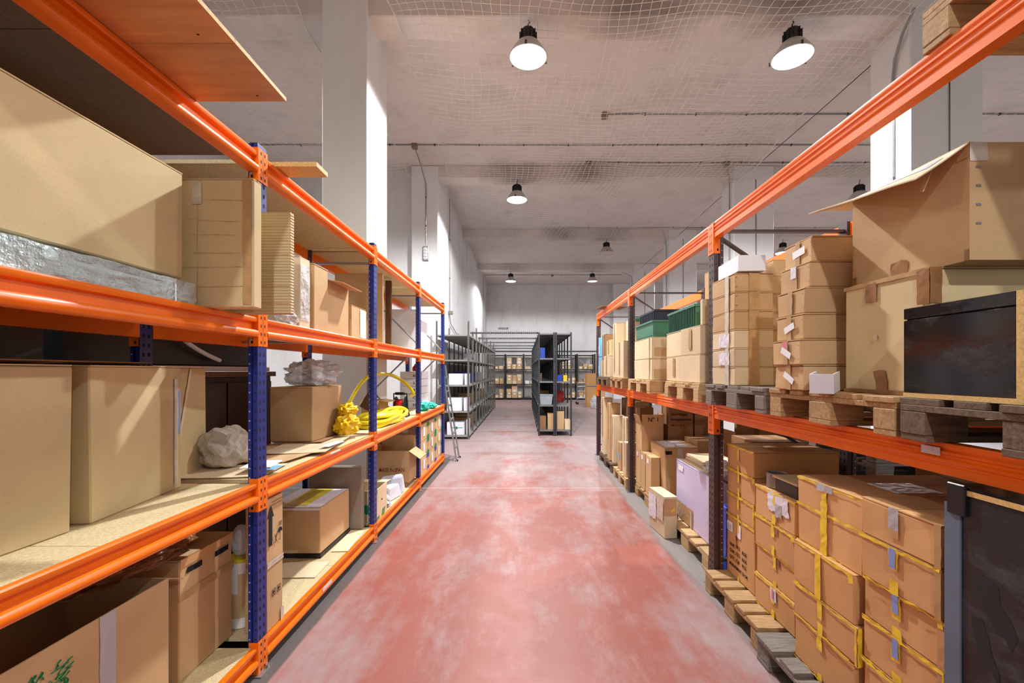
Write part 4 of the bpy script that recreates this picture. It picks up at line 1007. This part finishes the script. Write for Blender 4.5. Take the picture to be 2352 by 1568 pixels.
# far pallets
for k, (x0,x1,y0,y1,z0,z1,m,lb) in enumerate((
    (1.36,1.80,5.95,6.42,Z+.001,zs_+.049,'card_light','wide pale carton just past second brown post'),
    (1.37,1.75,6.46,6.70,Z+.001,2.33,'card_light','tall narrow pale carton on the far pallet'),
    (1.37,1.85,6.97,7.45,Z+.001,1.86,'card_light','rounded pale carton on farthest pallet'),
    (1.40,1.80,7.02,7.38,1.861,2.12,'card_olive','olive carton on the rounded pale carton'),
    (1.40,1.85,7.48,7.92,Z+.001,1.80,'card','tan carton at the far end of farthest pallet'),
    (1.42,1.80,7.50,7.9,1.801,2.25,'card_dark','dark carton high at the far rack end'))):
    b = carton(lb, x0,x1,y0,y1,z0,z1,m,seam='x'); patch(b,'-x',.4,.55,.1,.98,'tape_tan')
for k in range(2):
    t = thing('binder', ['upper pale blue binder at the end of the right rack', 'lower pale blue binder at the end of the right rack'][k], 'binder', (1.40,7.98+.02*k,Z+.001+.0*k), 0, 'blue binders at the rack end')
    t.location = (1.42,8.0,Z+.001+.36*k)
    MB().box(-.04,.30,-.03,.03,0,.35).build('cover', 'book_blue', t, bevel=.006); MB().box(-.0405,-.0395,-.02,.02,.05,.2).build('spine_label', 'paper', t); MB().box(-.02,.302,-.022,.022,.008,.342).build('pages', 'paper', t)
sheet('cardboard_sheet', 'cardboard sheet poking over the far top beam', 'sheet', 1.30,1.75,7.35,7.75,2.703,'card_dark', rz=.15)

# ================================================================== goods under the right rack
F = ZF+.0015
def ytape(b, k, corner=True, strip=(.45,.55)):
    sz = DIM[b.name][2]; r = random.uniform
    patch(b,'-x',.0,1,1-.011/sz,1.0,'tape_yellow',jit=.005); patch(b,'-x',.0,r(.5,1),.0,.005/sz,'tape_yellow',jit=.004)
    patch(b,'-x',strip[0],strip[1],1-r(.07,.10)/sz,1,'tape_yellow',jit=.004); patch(b,'-x',strip[0]+.01,strip[1]+.01,.0,r(.03,.06)/sz,'tape_yellow',jit=.004)
    if k == 1: patch(b,'-x',.975,1,.0,1,'tape_yellow',jit=.004); patch(b,'-y',0,.03,0,1,'tape_yellow',jit=.004)
    elif k == 2: patch(b,'-x',.93,1,.82,1,'tape_yellow',jit=.006)
g1 = 'yellow-taped cartons under the right rack'
zz = [F, .572, .73, .903, 1.076]
for k in range(4):
    b = carton(['tall printed carton with weights and fragile glass, base of its stack','plain yellow-taped carton just above the printed weights carton','yellow-taped carton third up beside the brown post','yellow-taped carton topping the stack beside the brown post'][k], 1.49,2.05,2.81+.01*(k%2),3.195,zz[k]+.0006,zz[k+1],'card_orange',seam='x',group=g1)
    ytape(b, k, strip=(.42,.49))
    if k == 0:
        B = (-.2805,.19,0)
        rows = [('N.W.:',.10,.165),('G.W.:',.10,.135),('QTY.:',.10,.105)]
        for i, (s_, u, v) in enumerate((('N.W.:',0,.225),('G.W.:',0,.18),('QTY.:',0,.135))): text(s_, .034, '-x', (-.2808,.145,v-.02), 'ink', b)
        for s_, v in (('10.2',.235),('12.2',.185),('120',.135)): text(s_, .034, '-x', (-.2808,.055,v-.02), 'ink', b)
        for s_, v in (('KGS',.225),('KGS',.18),('PCS',.135)): text(s_, .034, '-x', (-.2808,-.03,v-.02), 'ink', b)
        text('MEASUREMENT 35 CM', .030, '-x', (-.2808,.15,.065), 'ink', b, squash=.85)
        patch(b,'-x',.02,.24,.72,.88,'paper','paper_label'); patch(b,'-x',.42,.54,.70,.92,'paper','paper_label')
        for i in range(3): patch(b,'-x',.05,.2,.75+.035*i,.757+.035*i,'cable','print_line',jit=0,off=.0035)
        gl = MB(); gl.prism([(.06,.30),(.03,.30),(.038,.27),(.043,.265),(.043,.235),(.03,.23),(.06,.23),(.047,.235),(.047,.265),(.052,.27)], 'x', -.2812, -.2806); gl.build('glass_print', 'ink_red', b, fix=False)
zz = [F, .33, .516, .70, .887]
for k in range(4):
    b = carton('yellow-taped carton, '+ordn(k,4)+' of the second stack from the brown post', 1.465+random.uniform(0,.022),2.05,2.365,2.775,zz[k]+.0006,zz[k+1],'card_orange',seam='x',group=g1)
    ytape(b, k, strip=(.46,.54))
    if k == 3: patch(b,'-x',.36,.86,.40,1,'paper_print','paper_label',jit=.008); patch(b,'-x',.55,.72,.3,.7,'tape_grey','paper_label',jit=.006,off=.004); patch(b,'-x',.5,.6,.1,.3,'tape_brown')
    if k == 0: patch(b,'-x',.44,.58,.55,.98,'paper_print','paper_label',jit=.003); patch(b,'-x',.48,.53,.6,.92,'pink_print','print_line',jit=.001,off=.005)
    if k in (1,2): patch(b,'-x',.52,.62,.7,.92,'tape_brown',off=.0012)
t = thing('metal_tray', 'grey metal tray with rounded end on the second yellow-taped stack', 'tray', (1.62,2.56,.8885))
MB().lathe([(.055,0),(.06,.004),(.06,.085),(.055,.09),(.05,.085),(.05,.01)], n=20).build('rounded_end', 'galv', t, smooth=True).location = (-.06,.12,0)
MB().box(-.11,.28,-.16,.06,0,.075).build('body', 'dark_steel', t, bevel=.006); MB().box(-.12,.29,-.17,.07,.076,.09).build('lid', 'card_olive', t, bevel=.003)
zz = [F, .37, .53, .742, 1.068]
for k in range(4):
    b = carton('yellow-taped carton, '+ordn(k,4)+' of the third stack from the brown post', 1.385+random.uniform(0,.024),2.12,1.83-.02*(k % 2),2.24,zz[k]+.0006,zz[k+1],'card_orange',seam='x',group=g1)
    ytape(b, k, strip=(.43,.51))
    if k == 3: patch(b,'-x',.0,1,.56,.60,'tape_yellow',jit=.004); patch(b,'-x',.42,.52,.0,.75,'tape_yellow',jit=.003,off=.004); patch(b,'-x',.36,.6,.9,1,'tape_grey',off=.004,jit=.004); patch(b,'top',.3,.6,.2,.6,'tape_clear',jit=.004)
    if k == 2: patch(b,'-x',.42,.52,.0,1,'tape_yellow',off=.004)
zz = [F, .43, .60, .767, .94, 1.087]
for k in range(5):
    b = carton('yellow-taped carton, '+ordn(k,5)+' of the stack nearest the black cabinet', 1.38+random.uniform(0,.024),2.12,1.445,1.795,zz[k]+.0006,zz[k+1],'card_orange',seam='x',group=g1)
    if k < 4: ytape(b, k, strip=(.41,.52))
    patch(b,'-x',.93,1,.0,1,'tape_tan',off=.001)
    if k == 4: patch(b,'-x',.40,.53,.45,1,'tape_grey'); patch(b,'-x',.40,.53,.25,.45,'tape_tan'); patch(b,'top',.15,.8,.3,.34,'tape_clear')
    if k in (1,2,3): patch(b,'-x',.42,.50,.55,.98,'label_blue','paper_label',off=.005)
    if k == 0: text('U', .07, '-x', (-.3695,.065,.15), 'ink', b); text('P', .07, '-x', (-.3695,.0,.15), 'ink', b)
for k, (x0,y0,lb) in enumerate(((2.14,1.46,'plain carton hidden behind the near yellow-taped stacks'),(2.14,1.86,'second plain carton behind the third yellow-taped stack'))):
    carton(lb, x0,2.48,y0,y0+.36,F,1.0,'card_dark',far=True)
def pf(u, v): return (2.05+.42*u+.02*math.sin(7*v), 1.55+.62*v, 1.078+.09*math.sin(PI*v)*u+.03*noise.noise(Vector((u*6,v*6,2)))+.012)
tag(MB().grid(pf, 18, 18).build('wrapping_paper', 'sack', smooth=True, fix=False), 'crumpled beige wrapping paper over the back of the near stacks', 'paper')
# black cabinet
t = thing('black_cabinet', 'tall black laminate cabinet with stained side, nearest floor pallet', 'cabinet', (1.64,1.02,F))
MB().box(-.262,.26,-.36,.38,0,1.066).build('body', 'black_matt', t, bevel=.002)
MB().box(-.266,.26,-.36,.375,1.067,1.083).build('top_edge', 'chip_edge', t); MB().box(-.264,.26,-.36,.385,1.0835,1.092).build('top', 'black_gloss', t)
MB().box(-.268,-.262,.35,.40,0,1.03).build('edge_strip', 'blk_edge', t); MB().box(-.274,-.262,.33,.388,1.0,1.098).build('corner_cap', 'black_plastic', t, bevel=.003)
MB().box(-.1,.12,-.2,.2,1.0922,1.0928).build('paper_label', 'tape_grey', t)
random.seed(5)
for (y, z, w_, h_) in ((.25,.75,.05,.10),(.28,.62,.03,.12),(.20,.30,.06,.05),(.05,.28,.10,.16),(-.02,.22,.08,.14),(.22,.20,.07,.10),(-.1,.66,.07,.12)):
    m = MB(); pts = []
    for q in range(14):
        a = 2*PI*q/14; r_ = .55+.45*random.random(); pts.append((-.2626, y+w_*r_*math.cos(a)+.3*h_*math.sin(a), z+h_*r_*math.sin(a)))
    m.v = pts; m.face(range(14)); m.build('smear', 'stain', t, fix=False)
# --- second bay, on floor pallets
t = carton('lavender carton with white label beside the brown post', 1.55,2.0,3.62,4.44,F,.715,'lavender',seam='x')
patch(t,'-x',.10,.25,.84,.93,'paper','paper_label'); patch(t,'-x',.05,.55,.02,.30,'tape_tan',jit=.003); patch(t,'-x',.48,.52,.0,.28,'tape_clear',off=.004); patch(t,'-x',.03,.06,.05,.18,'cable','scuff',jit=.004)
patch(t,'top',.05,.95,.03,.97,'card_light','lid')
blob('film_bag', 'wrinkled grey film over the lavender carton end', 'film', (1.66,3.70,.72), (.10,.14,.07), 'film_white', .35, 2.6, 4, 51, crease=.5)
tag(MB().box(-.03,.03,-.04,.04,0,.045).build('blue_clamp', 'blue_plastic', bevel=.006), 'small blue plastic clamp between lavender and crushed cartons', 'clamp').location = (1.50,4.35,F)
b = carton('tall leaning carton with taped top past the lavender one', 1.60,1.98,4.88,5.42,F+.004,.745,'card',seam='y',lean=-.04)
patch(b,'-y',.38,.55,.72,1,'tape_clear'); patch(b,'top',.38,.55,0,1,'tape_clear'); patch(b,'-y',.02,.22,.88,.95,'ink','print_mark',jit=.004); patch(b,'top',.1,.8,.1,.9,'paper_print','scuffed_paper',jit=.003,off=.001)
b = carton('crushed old carton standing on the floor by the aisle', 1.32,1.455,4.16,4.54,.002,.40,'card_light',seam='y',rz=.10)
patch(b,'-x',.0,.5,.3,.9,'paper_print','scuffed_paper',jit=.008); patch(b,'-y',.0,.9,.55,.95,'tape_tan'); patch(b,'-y',.5,.8,.65,.8,'tape_yellow',jit=.004); patch(b,'-x',.55,.95,.4,.95,'tape_clear',jit=.006)
for k, (y0,y1,lb) in enumerate(((5.05,5.28,'near'),(5.30,5.52,'middle'),(5.53,5.74,'far'))):
    b = carton(lb+' carton with small white sticker in the row before second brown post', 1.475,(1.585,1.585,1.80)[k],y0,y1,F,.60,'card',seam='x',group='three stickered cartons'); patch(b,'-x',.3,.6,.80,.92,'paper','paper_label')
b = carton('open carton lettered No 1 above the stickered cartons', 1.48,1.75,5.46,5.74,.602,.93,'card',openf=[('-y',0,.13),('+x',8,.13),('-x',15,.12)])
text('Nº 1', .075, '-y', (-.06,-.1435,.37), 'ink', b)
carton('upright plain carton between the No 1 and leaning cartons', 1.99,2.3,5.0,5.4,F,.80,'card',far=True)
b = carton('big dark carton with small print at the back of second bay', 1.815,2.13,5.46,5.74,F,1.20,'card_dark',seam='x'); text('Tom Watch', .042, '-y', (-.13,-.1415,.90), 'ink', b); text('Watch Packaging (Hot-Air Balloon)', .036, '-y', (-.13,-.1415,.84), 'ink', b, squash=.5); text('carton __1__ of __8__', .034, '-y', (-.13,-.1415,.77), 'ink', b, squash=.6)
carton('dark plain carton right of the small-print one, second bay back', 2.145,2.46,5.46,5.74,F,1.20,'card_dark',seam='x')
b = carton('dark handwritten carton behind the near brown post', 2.02,2.46,3.85,4.25,F,.98,'card_dark',seam='x'); text('350 - 2403 /500', .05, '-y', (-.18,-.2015,.70), 'ink', b, shear=.2); text('211 200 100 00', .05, '-y', (-.18,-.2015,.63), 'ink', b, shear=.2)
b = carton('open brown carton with flaps up behind the lavender carton', 2.18,2.46,4.4,4.75,F,.86,'card_dark',openf=[('-x',20,.14),('-y',35,.12)])
for k in range(5): sheet('paper_stack', ['bottom','second','middle','fourth','top'][k]+' cardboard pad of the pile on the lavender carton', 'sheet', 1.64,1.96,3.95,4.40,.722+.011*k,'card_light',rz=random.uniform(-.08,.08),th=.009,group='cardboard pads on the lavender carton')
sheet('film_sheet', 'white film sheet spread over cartons past the leaning carton', 'film', 1.72,2.25,4.55,4.85,.86,'film_white',rz=.2,curl=.02) if False else None
for k, (x,y,z,s,lb) in enumerate(((2.30,3.42,0,(.10,.07,.40),'upright grey appliance behind the near brown post'),)):
    t = thing('appliance', lb, 'appliance', (x,y,z)); MB().box(-.1,.1,-.08,.08,.0,.9).build('body', 'mat_grey', t, bevel=.01); MB().box(-.101,-.099,-.05,.05,.5,.8).build('panel', 'blue_plastic', t)
tag(MB().box(-.06,.06,-.05,.05,0,.55).build('blue_crate', 'blue_plastic', bevel=.008), 'blue plastic container in the gap behind the near brown post', 'container').location = (1.62,3.40,.001)
# --- far bay: upright cartons and boards on floor pallets
random.seed(3)
rows = [(1.40,1.55,5.98,6.12,.62,'card_light'),(1.44,1.62,6.14,6.36,.95,'card_light'),(1.42,1.55,6.40,6.60,.55,'card'),(1.60,1.80,6.02,6.30,1.10,'card_dark'),(1.42,1.60,6.90,7.05,.90,'card_light'),(1.40,1.58,7.10,7.32,1.08,'card'),(1.45,1.62,7.36,7.58,.98,'card_light'),(1.40,1.56,7.62,7.86,1.14,'card_light'),(1.64,1.85,6.42,6.66,1.15,'card'),(1.66,1.9,7.0,7.4,1.16,'card_dark')]
nm = ['short pale carton nearest second brown post','pale upright carton behind the short one','stubby tan carton in the far bay','dark upright carton behind the far-bay front row','narrow pale carton on the farthest floor pallet','tall tan carton on the farthest floor pallet','pale carton in mid row of farthest floor pallet','tall pale carton at the far end of the right rack','tan upright carton behind the stubby one','dark tall carton behind the farthest row']
for r_, lb in zip(rows, nm):
    b = carton(lb, r_[0],r_[1],r_[2],r_[3],F,r_[4],r_[5],seam='x',group='upright cartons in the far bay'); patch(b,'-x',.4,.6,.3,.98,'tape_tan')
    if lb.startswith('stubby'): patch(b,'-x',.2,.8,.4,.6,'book_blue','paper_label')
# --- things behind the right rack
for k, (x0,x1,y0,y1,z1,lb) in enumerate(((2.70,3.1,4.45,5.0,1.30,'brown carton behind the rack, beyond the spare pallets'),(2.70,3.05,5.1,5.6,1.26,'brown carton behind the rack near the second post'),(2.6,2.98,2.3,2.9,1.02,'low brown carton behind the rack, before the spare pallets'))): carton(lb, x0,x1,y0,y1,0,z1,'card_dark',far=True)
o = tag(MB().box(-.05,.05,-.9,.9,0,1.35).build('white_partition', 'white_box', bevel=.004), 'white partition panel standing behind the right rack', 'panel'); o.location = (3.55,3.0,0)
t = thing('blue_bag', 'glossy blue plastic bag in a wire holder behind right rack', 'bag', (3.25,2.75,.62))
blob('bag', '', '', (0,0,0), (.16,.22,.15), 'blue_bag', .2, 2, 4, 61, parent=t)
for k in range(3): MB().tube([(-.17,-.22+.2*k,-.62),(-.17,-.22+.2*k,.3)], .008, 6).build('wire', 'white_box', t)
MB().tube([(-.17,-.25,.0),(-.17,.25,.0)], .008, 6).build('wire', 'white_box', t); MB().box(-.18,.18,-.25,.25,-.62,-.02).build('base', 'mat_grey', t)
t = carton('beige carton behind the black cabinet and right rack', 2.75,3.15,1.5,2.05,0,1.28,'card_olive',far=True)
for k in range(7): pallet('spare pallet, '+(['lowest','second','third','fourth','fifth','sixth','topmost'][k])+' of the pile behind the right rack', 2.75, 3.4, .001+.147*k, 'pallet_grey', group='pile of spare pallets')
# ================================================================== slotted angle shelving down the hall
def angle_post(h, mats, w_=.042):
    mb = MB(); mb.prism([(0,0),(w_,0),(w_,.003),(.003,.003),(.003,w_),(0,w_)], 'z', 0, h)
    z = .03
    while z < h-.02:
        for (P) in ([(.013,-.0006,z),(.029,-.0006,z),(.029,-.0006,z+.018),(.013,-.0006,z+.018)], [(-.0006,.013,z),(-.0006,.029,z),(-.0006,.029,z+.018),(-.0006,.013,z+.018)]):
            b = len(mb.v); mb.v += P; mb.face((b,b+1,b+2,b+3), 1)
        z += .04
    return mb.mesh('post', mats, fix=False)
def shelf_mesh(dx, dy, mat, lip=.035):
    m = MB(); m.box(0,dx,0,dy,lip-.003,lip); m.box(0,dx,0,.003,0,lip-.003); m.box(0,dx,dy-.003,dy,0,lip-.003); m.box(0,.003,.003,dy-.003,0,lip-.003); m.box(dx-.003,dx,.003,dy-.003,0,lip-.003)
    return m.mesh('shelf', mat)
# grey run along the left wall
t = thing('slotted_shelving', 'long grey slotted-angle shelving run along the left wall', 'shelving', (-2.08,10.3,0))
gp = angle_post(2.80, ['grey_post','hole']); gp2 = angle_post(2.62, ['grey_post','hole']); NB = 11; BW = .86; D = .79
gs = shelf_mesh(D-.01, BW-.012, 'grey_shelf')
for i in range(NB+1):
    y = i*BW
    for (x, sx) in ((0,1),(D,-1)):
        p = obj('post', gp if i % 2 == 0 else gp2, t, (x, y, 0)); p.scale.x = sx
        MB().box(-.005,.05,-.005,.05,0,.008).build('foot', 'black_rubber', p)
for i in range(NB):
    for z in (.05,.625,1.245,1.845,2.44): obj('shelf', gs, t, (.005, i*BW+.006, z))
for k, (x,y,z,sx,sy,sz) in enumerate(((-1.80,10.42,1.281,.34,.32,.27),(-1.84,10.40,.661,.36,.36,.31),(-1.84,10.40,.086,.42,.36,.30),(-1.42,10.42,1.281,.10,.3,.27),(-1.44,10.4,.661,.11,.34,.31),(-1.38,10.42,.086,.06,.32,.36))):
    b = carton(['white carton on the middle shelf of grey shelving','wide white carton on the second shelf of grey shelving','white carton with green emblem on the lowest grey shelf','narrow white carton by the corner post, middle grey shelf','narrow white carton by the corner post, second grey shelf','leaning white carton beside the green emblem carton'][k], x,x+sx,y,y+sy,z,z+sz,'white_box',seam='x')
    if k == 2:
        patch(b,'-y',.2,.9,.55,.60,'tape_green','print_mark'); m = MB().lathe([(.035,0),(.035,.001)], n=16); o = m.build('emblem', 'tape_green', b); o.rotation_euler = (PI/2,0,0); o.location = (.02,-.1812,.17)
    if k < 2: patch(b,'-y',.05,.15,.2,.85,'paper_print','paper_label')
for k, (y,z) in enumerate(((12.2,1.281),(12.5,1.281),(12.9,.661),(13.3,1.281),(14.0,1.881),(11.5,.086),(12.4,.086),(13.2,.086),(14.2,.661),(15.2,1.281),(16.3,.661))):
    col_ = ['blue_plastic','blue_plastic','card','blue_plastic','white_box','card_dark','card','card_light','card','white_box','card'][k]
    c_ = ['blue carton on middle grey shelf, nearest','blue carton on middle grey shelf, next one in','tan carton on second grey shelf, third bay','blue carton on middle grey shelf, third in','white carton high in the grey shelving','dark carton on lowest grey shelf, second bay','tan carton on the lowest grey shelf','pale carton on lowest grey shelf, fourth bay','tan carton on the second grey shelf, fifth bay','white carton on middle grey shelf, sixth bay','tan carton on the second grey shelf, far bay'][k]
    carton(c_, -1.95,-1.5,y,y+.26,z,z+.3,col_,far=True)
# crossbars tying the two runs together
for k, y in enumerate((10.32,12.04,13.76,15.5,17.2)):
    m = MB(); m.box(-1.27,.345,0,.04,0,.003); m.box(-1.27,.345,0,.003,.003,.04)
    x = -1.25
    while x < .32:
        b_ = len(m.v); m.v += [(x,-.0006,.014),(x+.02,-.0006,.014),(x+.02,-.0006,.028),(x,-.0006,.028)]; m.face((b_,b_+1,b_+2,b_+3), 1); x += .045
    o = tag(m.build('tie_bar', ['black_post','hole_bright'], fix=False), ['nearest','second','third','fourth','farthest'][k]+' slotted steel bar bridging the two shelving runs overhead', 'bar', 'tie bars over the far aisle'); o.location = (0,y+.045,2.50)
# black double run in the middle
t = thing('slotted_shelving', 'black double-sided slotted-angle shelving in the middle of the hall', 'shelving', (.36,10.85,0))
bp = angle_post(2.58, ['black_post','slot_dim']); NB = 10; BW = .88; D = .42
bs = shelf_mesh(D-.008, BW-.012, 'black_shelf')
for i in range(NB+1):
    for (x, sx) in ((0,1),(D-.004,-1),(D+.006,1),(2*D,-1)):
        p = obj('post', bp, t, (x, i*BW, 0)); p.scale.x = sx
        MB().box(-.004,.05,-.005,.05,0,.008).build('foot', 'black_rubber', p)
for i in range(NB):
    for z in (.11,.73,1.32,1.90,2.52):
        for x in (.004, D+.006): obj('shelf', bs, t, (x, i*BW+.006, z))
bk = MB().box(D-.0035,D-.0005,.05,NB*BW,.15,2.5).build('back_panel', 'black_post', t)
t = thing('storage_tub', 'pale grey plastic tub with lid on the black shelving', 'tub', (.56,11.05,.766))
MB().hexa([(-.14,-.15,0),(.14,-.15,0),(.14,.15,0),(-.14,.15,0),(-.165,-.17,.23),(.165,-.17,.23),(.165,.17,.23),(-.165,.17,.23)])
m = MB(); m.hexa([(-.14,-.15,0),(.14,-.15,0),(.14,.15,0),(-.14,.15,0),(-.165,-.17,.23),(.165,-.17,.23),(.165,.17,.23),(-.165,.17,.23)]); m.build('body', 'mat_grey', t, bevel=.006)
MB().box(-.175,.175,-.18,.18,.231,.256).build('lid', 'mat_grey', t, bevel=.004)
for k, (x0,x1,y,z,h,m,lb) in enumerate(((.40,.56,10.95,.146,.33,'card_dark','dark carton on the lowest black shelf, left side'),(.60,.76,10.95,.146,.40,'card','tan carton on lowest black shelf by the middle post'),(.82,1.02,10.98,.146,.46,'card','tall tan carton on lowest black shelf, right side'),(1.03,1.17,10.93,.146,.24,'card_light','small pale carton on lowest black shelf, right corner'),(1.00,1.10,11.0,1.356,.15,'yellow_card','yellow packet on the black shelf'),(.82,.98,11.05,1.356,.16,'blue_plastic','blue carton beside the yellow packet'),(.42,.55,11.2,1.936,.28,'blue_plastic','blue carton high on the black shelf'),(.42,.52,11.9,1.936,.30,'white_box','white carton high on the black shelf, second bay'),(.40,.5,11.9,1.356,.2,'card_light','pale carton on the black shelf behind the corner post'),(1.12,1.19,11.9,1.356,.2,'card_light','pale carton on the black shelf, outer side'),(.84,1.1,12.0,.766,.3,'red_plastic','red case on black shelf, outer side'),(.42,.7,12.0,.766,.3,'card_dark','dark carton behind the grey tub'))):
    carton(lb, x0,x1,y,y+.3,z,z+h,m,far=True)
# black shelving along the back wall
t = thing('wall_shelving', 'black shelving along the back wall full of small cartons', 'shelving', (-2.1,24.75,0))
XP = [0,1.0,2.05,3.1,4.1,5.1,6.1]; bw = angle_post(2.6, ['black_post','hole'], .08)
for x in XP:
    for y in (0,.7):
        p = obj('post', bw, t, (x,y,0))
for i in range(len(XP)-1):
    sm = shelf_mesh(XP[i+1]-XP[i]-.09, .7, 'black_post', .04)
    for z in (.06,.86,1.70,2.5): obj('shelf', sm, t, (XP[i]+.085,.002,z))
SH = [.101,.901,1.741]
random.seed(9); bay_n = ['first','second','third','fourth','fifth','last']; row_n = ['bottom','middle','upper']
for bi in range(6):
    for si in range(3):
        x = -2.1+XP[bi]+.12; c = 0; xe = -2.1+XP[bi+1]-.06
        while x < xe-.2:
            wd = random.uniform(.24,.32); wd = min(wd, xe-x)
            nst = random.choice([2,3,4,4] if bi in (1,) else [1,1,2,2,3]); z = SH[si]
            if bi in (2,3) and random.random() < .3: x += wd+.03; c += 1; continue
            for k in range(nst):
                h = random.uniform(.13,.19)
                if z+h > SH[si]+.68: break
                mm = random.choice(['card','card','card_light','card_olive','white_box' if random.random() < .3 else 'card'])
                o = carton(('white' if mm == 'white_box' else 'brown')+' carton, column '+['one','two','three','four'][min(c,3)]+' tier '+['one','two','three','four'][k]+' in '+bay_n[bi]+' bay of back shelving, '+row_n[si]+' shelf', x,x+wd,24.85,25.30,z+.0005,z+h,mm,seam='x',far=True,group='small cartons on the back wall shelving')
                z += h+.001
                if random.random() < .7:
                    sx, sy, sz = DIM[o.name]; patch(o,'-y',.3,.7,.25,.75,'paper','paper_label')
            x += wd+.025; c += 1
# platform trolley and tall carton
t = thing('trolley', 'silver metal tool trolley with tiered trays and castors', 'trolley', (2.85,21.3,0))
for (x, y) in ((-.24,-.16),(.24,-.16),(-.24,.16),(.24,.16)):
    MB().tube([(x,y,.14),(x,y,1.12)], .014, 8).build('leg', 'galv', t)
    w_ = MB().lathe([(.03,-.018),(.065,-.018),(.065,.018),(.03,.018)], n=16).build('castor', 'black_rubber', t, smooth=True); w_.rotation_euler = (PI/2,0,0); w_.location = (x,y,.066)
    MB().box(x-.02,x+.02,y-.024,y+.024,.10,.145).build('castor_fork', 'galv', t)
for z in (.30,.62,.84,1.02): MB().box(-.25,.25,-.17,.17,z,z+.035).build('tray', 'white_plastic' if z < .5 else 'galv', t, bevel=.005)
MB().tube([(-.26,-.16,1.08),(-.36,-.16,1.12),(-.36,.16,1.12),(-.26,.16,1.08)], .014, 8).build('handle', 'red_plastic', t)
MB().hexa([(-.24,-.16,.16),(.24,-.16,.16),(.24,.16,.16),(-.24,.16,.16),(-.16,-.14,.29),(.24,-.14,.29),(.24,.14,.29),(-.16,.14,.29)])
b = carton('tall brown carton with blue strap beside the silver trolley', 2.85,3.35,19.7,20.3,0,1.52,'card_orange',seam='x'); patch(b,'-y',0,1,.60,.62,'tape_blue'); patch(b,'-y',.86,.9,.6,1,'tape_blue')
b = carton('flat brown carton leaning behind the tall strapped carton', 3.4,3.75,20.0,20.2,0,1.1,'card',far=True)
blob('film_bundle', 'ball of crumpled white film on the floor by tall carton', 'film', (3.1,18.9,0), (.18,.2,.28), 'film_white', .3, 2.6, 4, 71, crease=.5)
t = thing('hand_truck', 'blue and red hand truck leaning in front of back shelving', 'hand truck', (1.75,24.2,0))
for x in (-.2,.2): MB().tube([(x,0,.1),(x,.1,1.35)], .018, 8).build('rail', 'blue_plastic', t)
for z in (.4,.8,1.33): MB().tube([(-.2,.1*z/1.35,z),(.2,.1*z/1.35,z)], .014, 8).build('crossbar', 'blue_plastic', t)
MB().box(-.22,.22,-.2,.02,.03,.045).build('toe_plate', 'blue_plastic', t)
for x in (-.25,.25):
    w_ = MB().lathe([(.04,-.025),(.10,-.025),(.10,.025),(.04,.025)], n=16).build('wheel', 'black_rubber', t, smooth=True); w_.rotation_euler = (0,PI/2,0); w_.location = (x,.03,.101)
o = tag(MB().lathe([(.05,0),(.075,.02),(.075,.42),(.05,.48),(.02,.50),(.02,.55)], n=16).build('fire_extinguisher', 'red_plastic', smooth=True), 'red fire extinguisher on the floor before the back shelving', 'extinguisher'); o.location = (1.45,23.9,0)
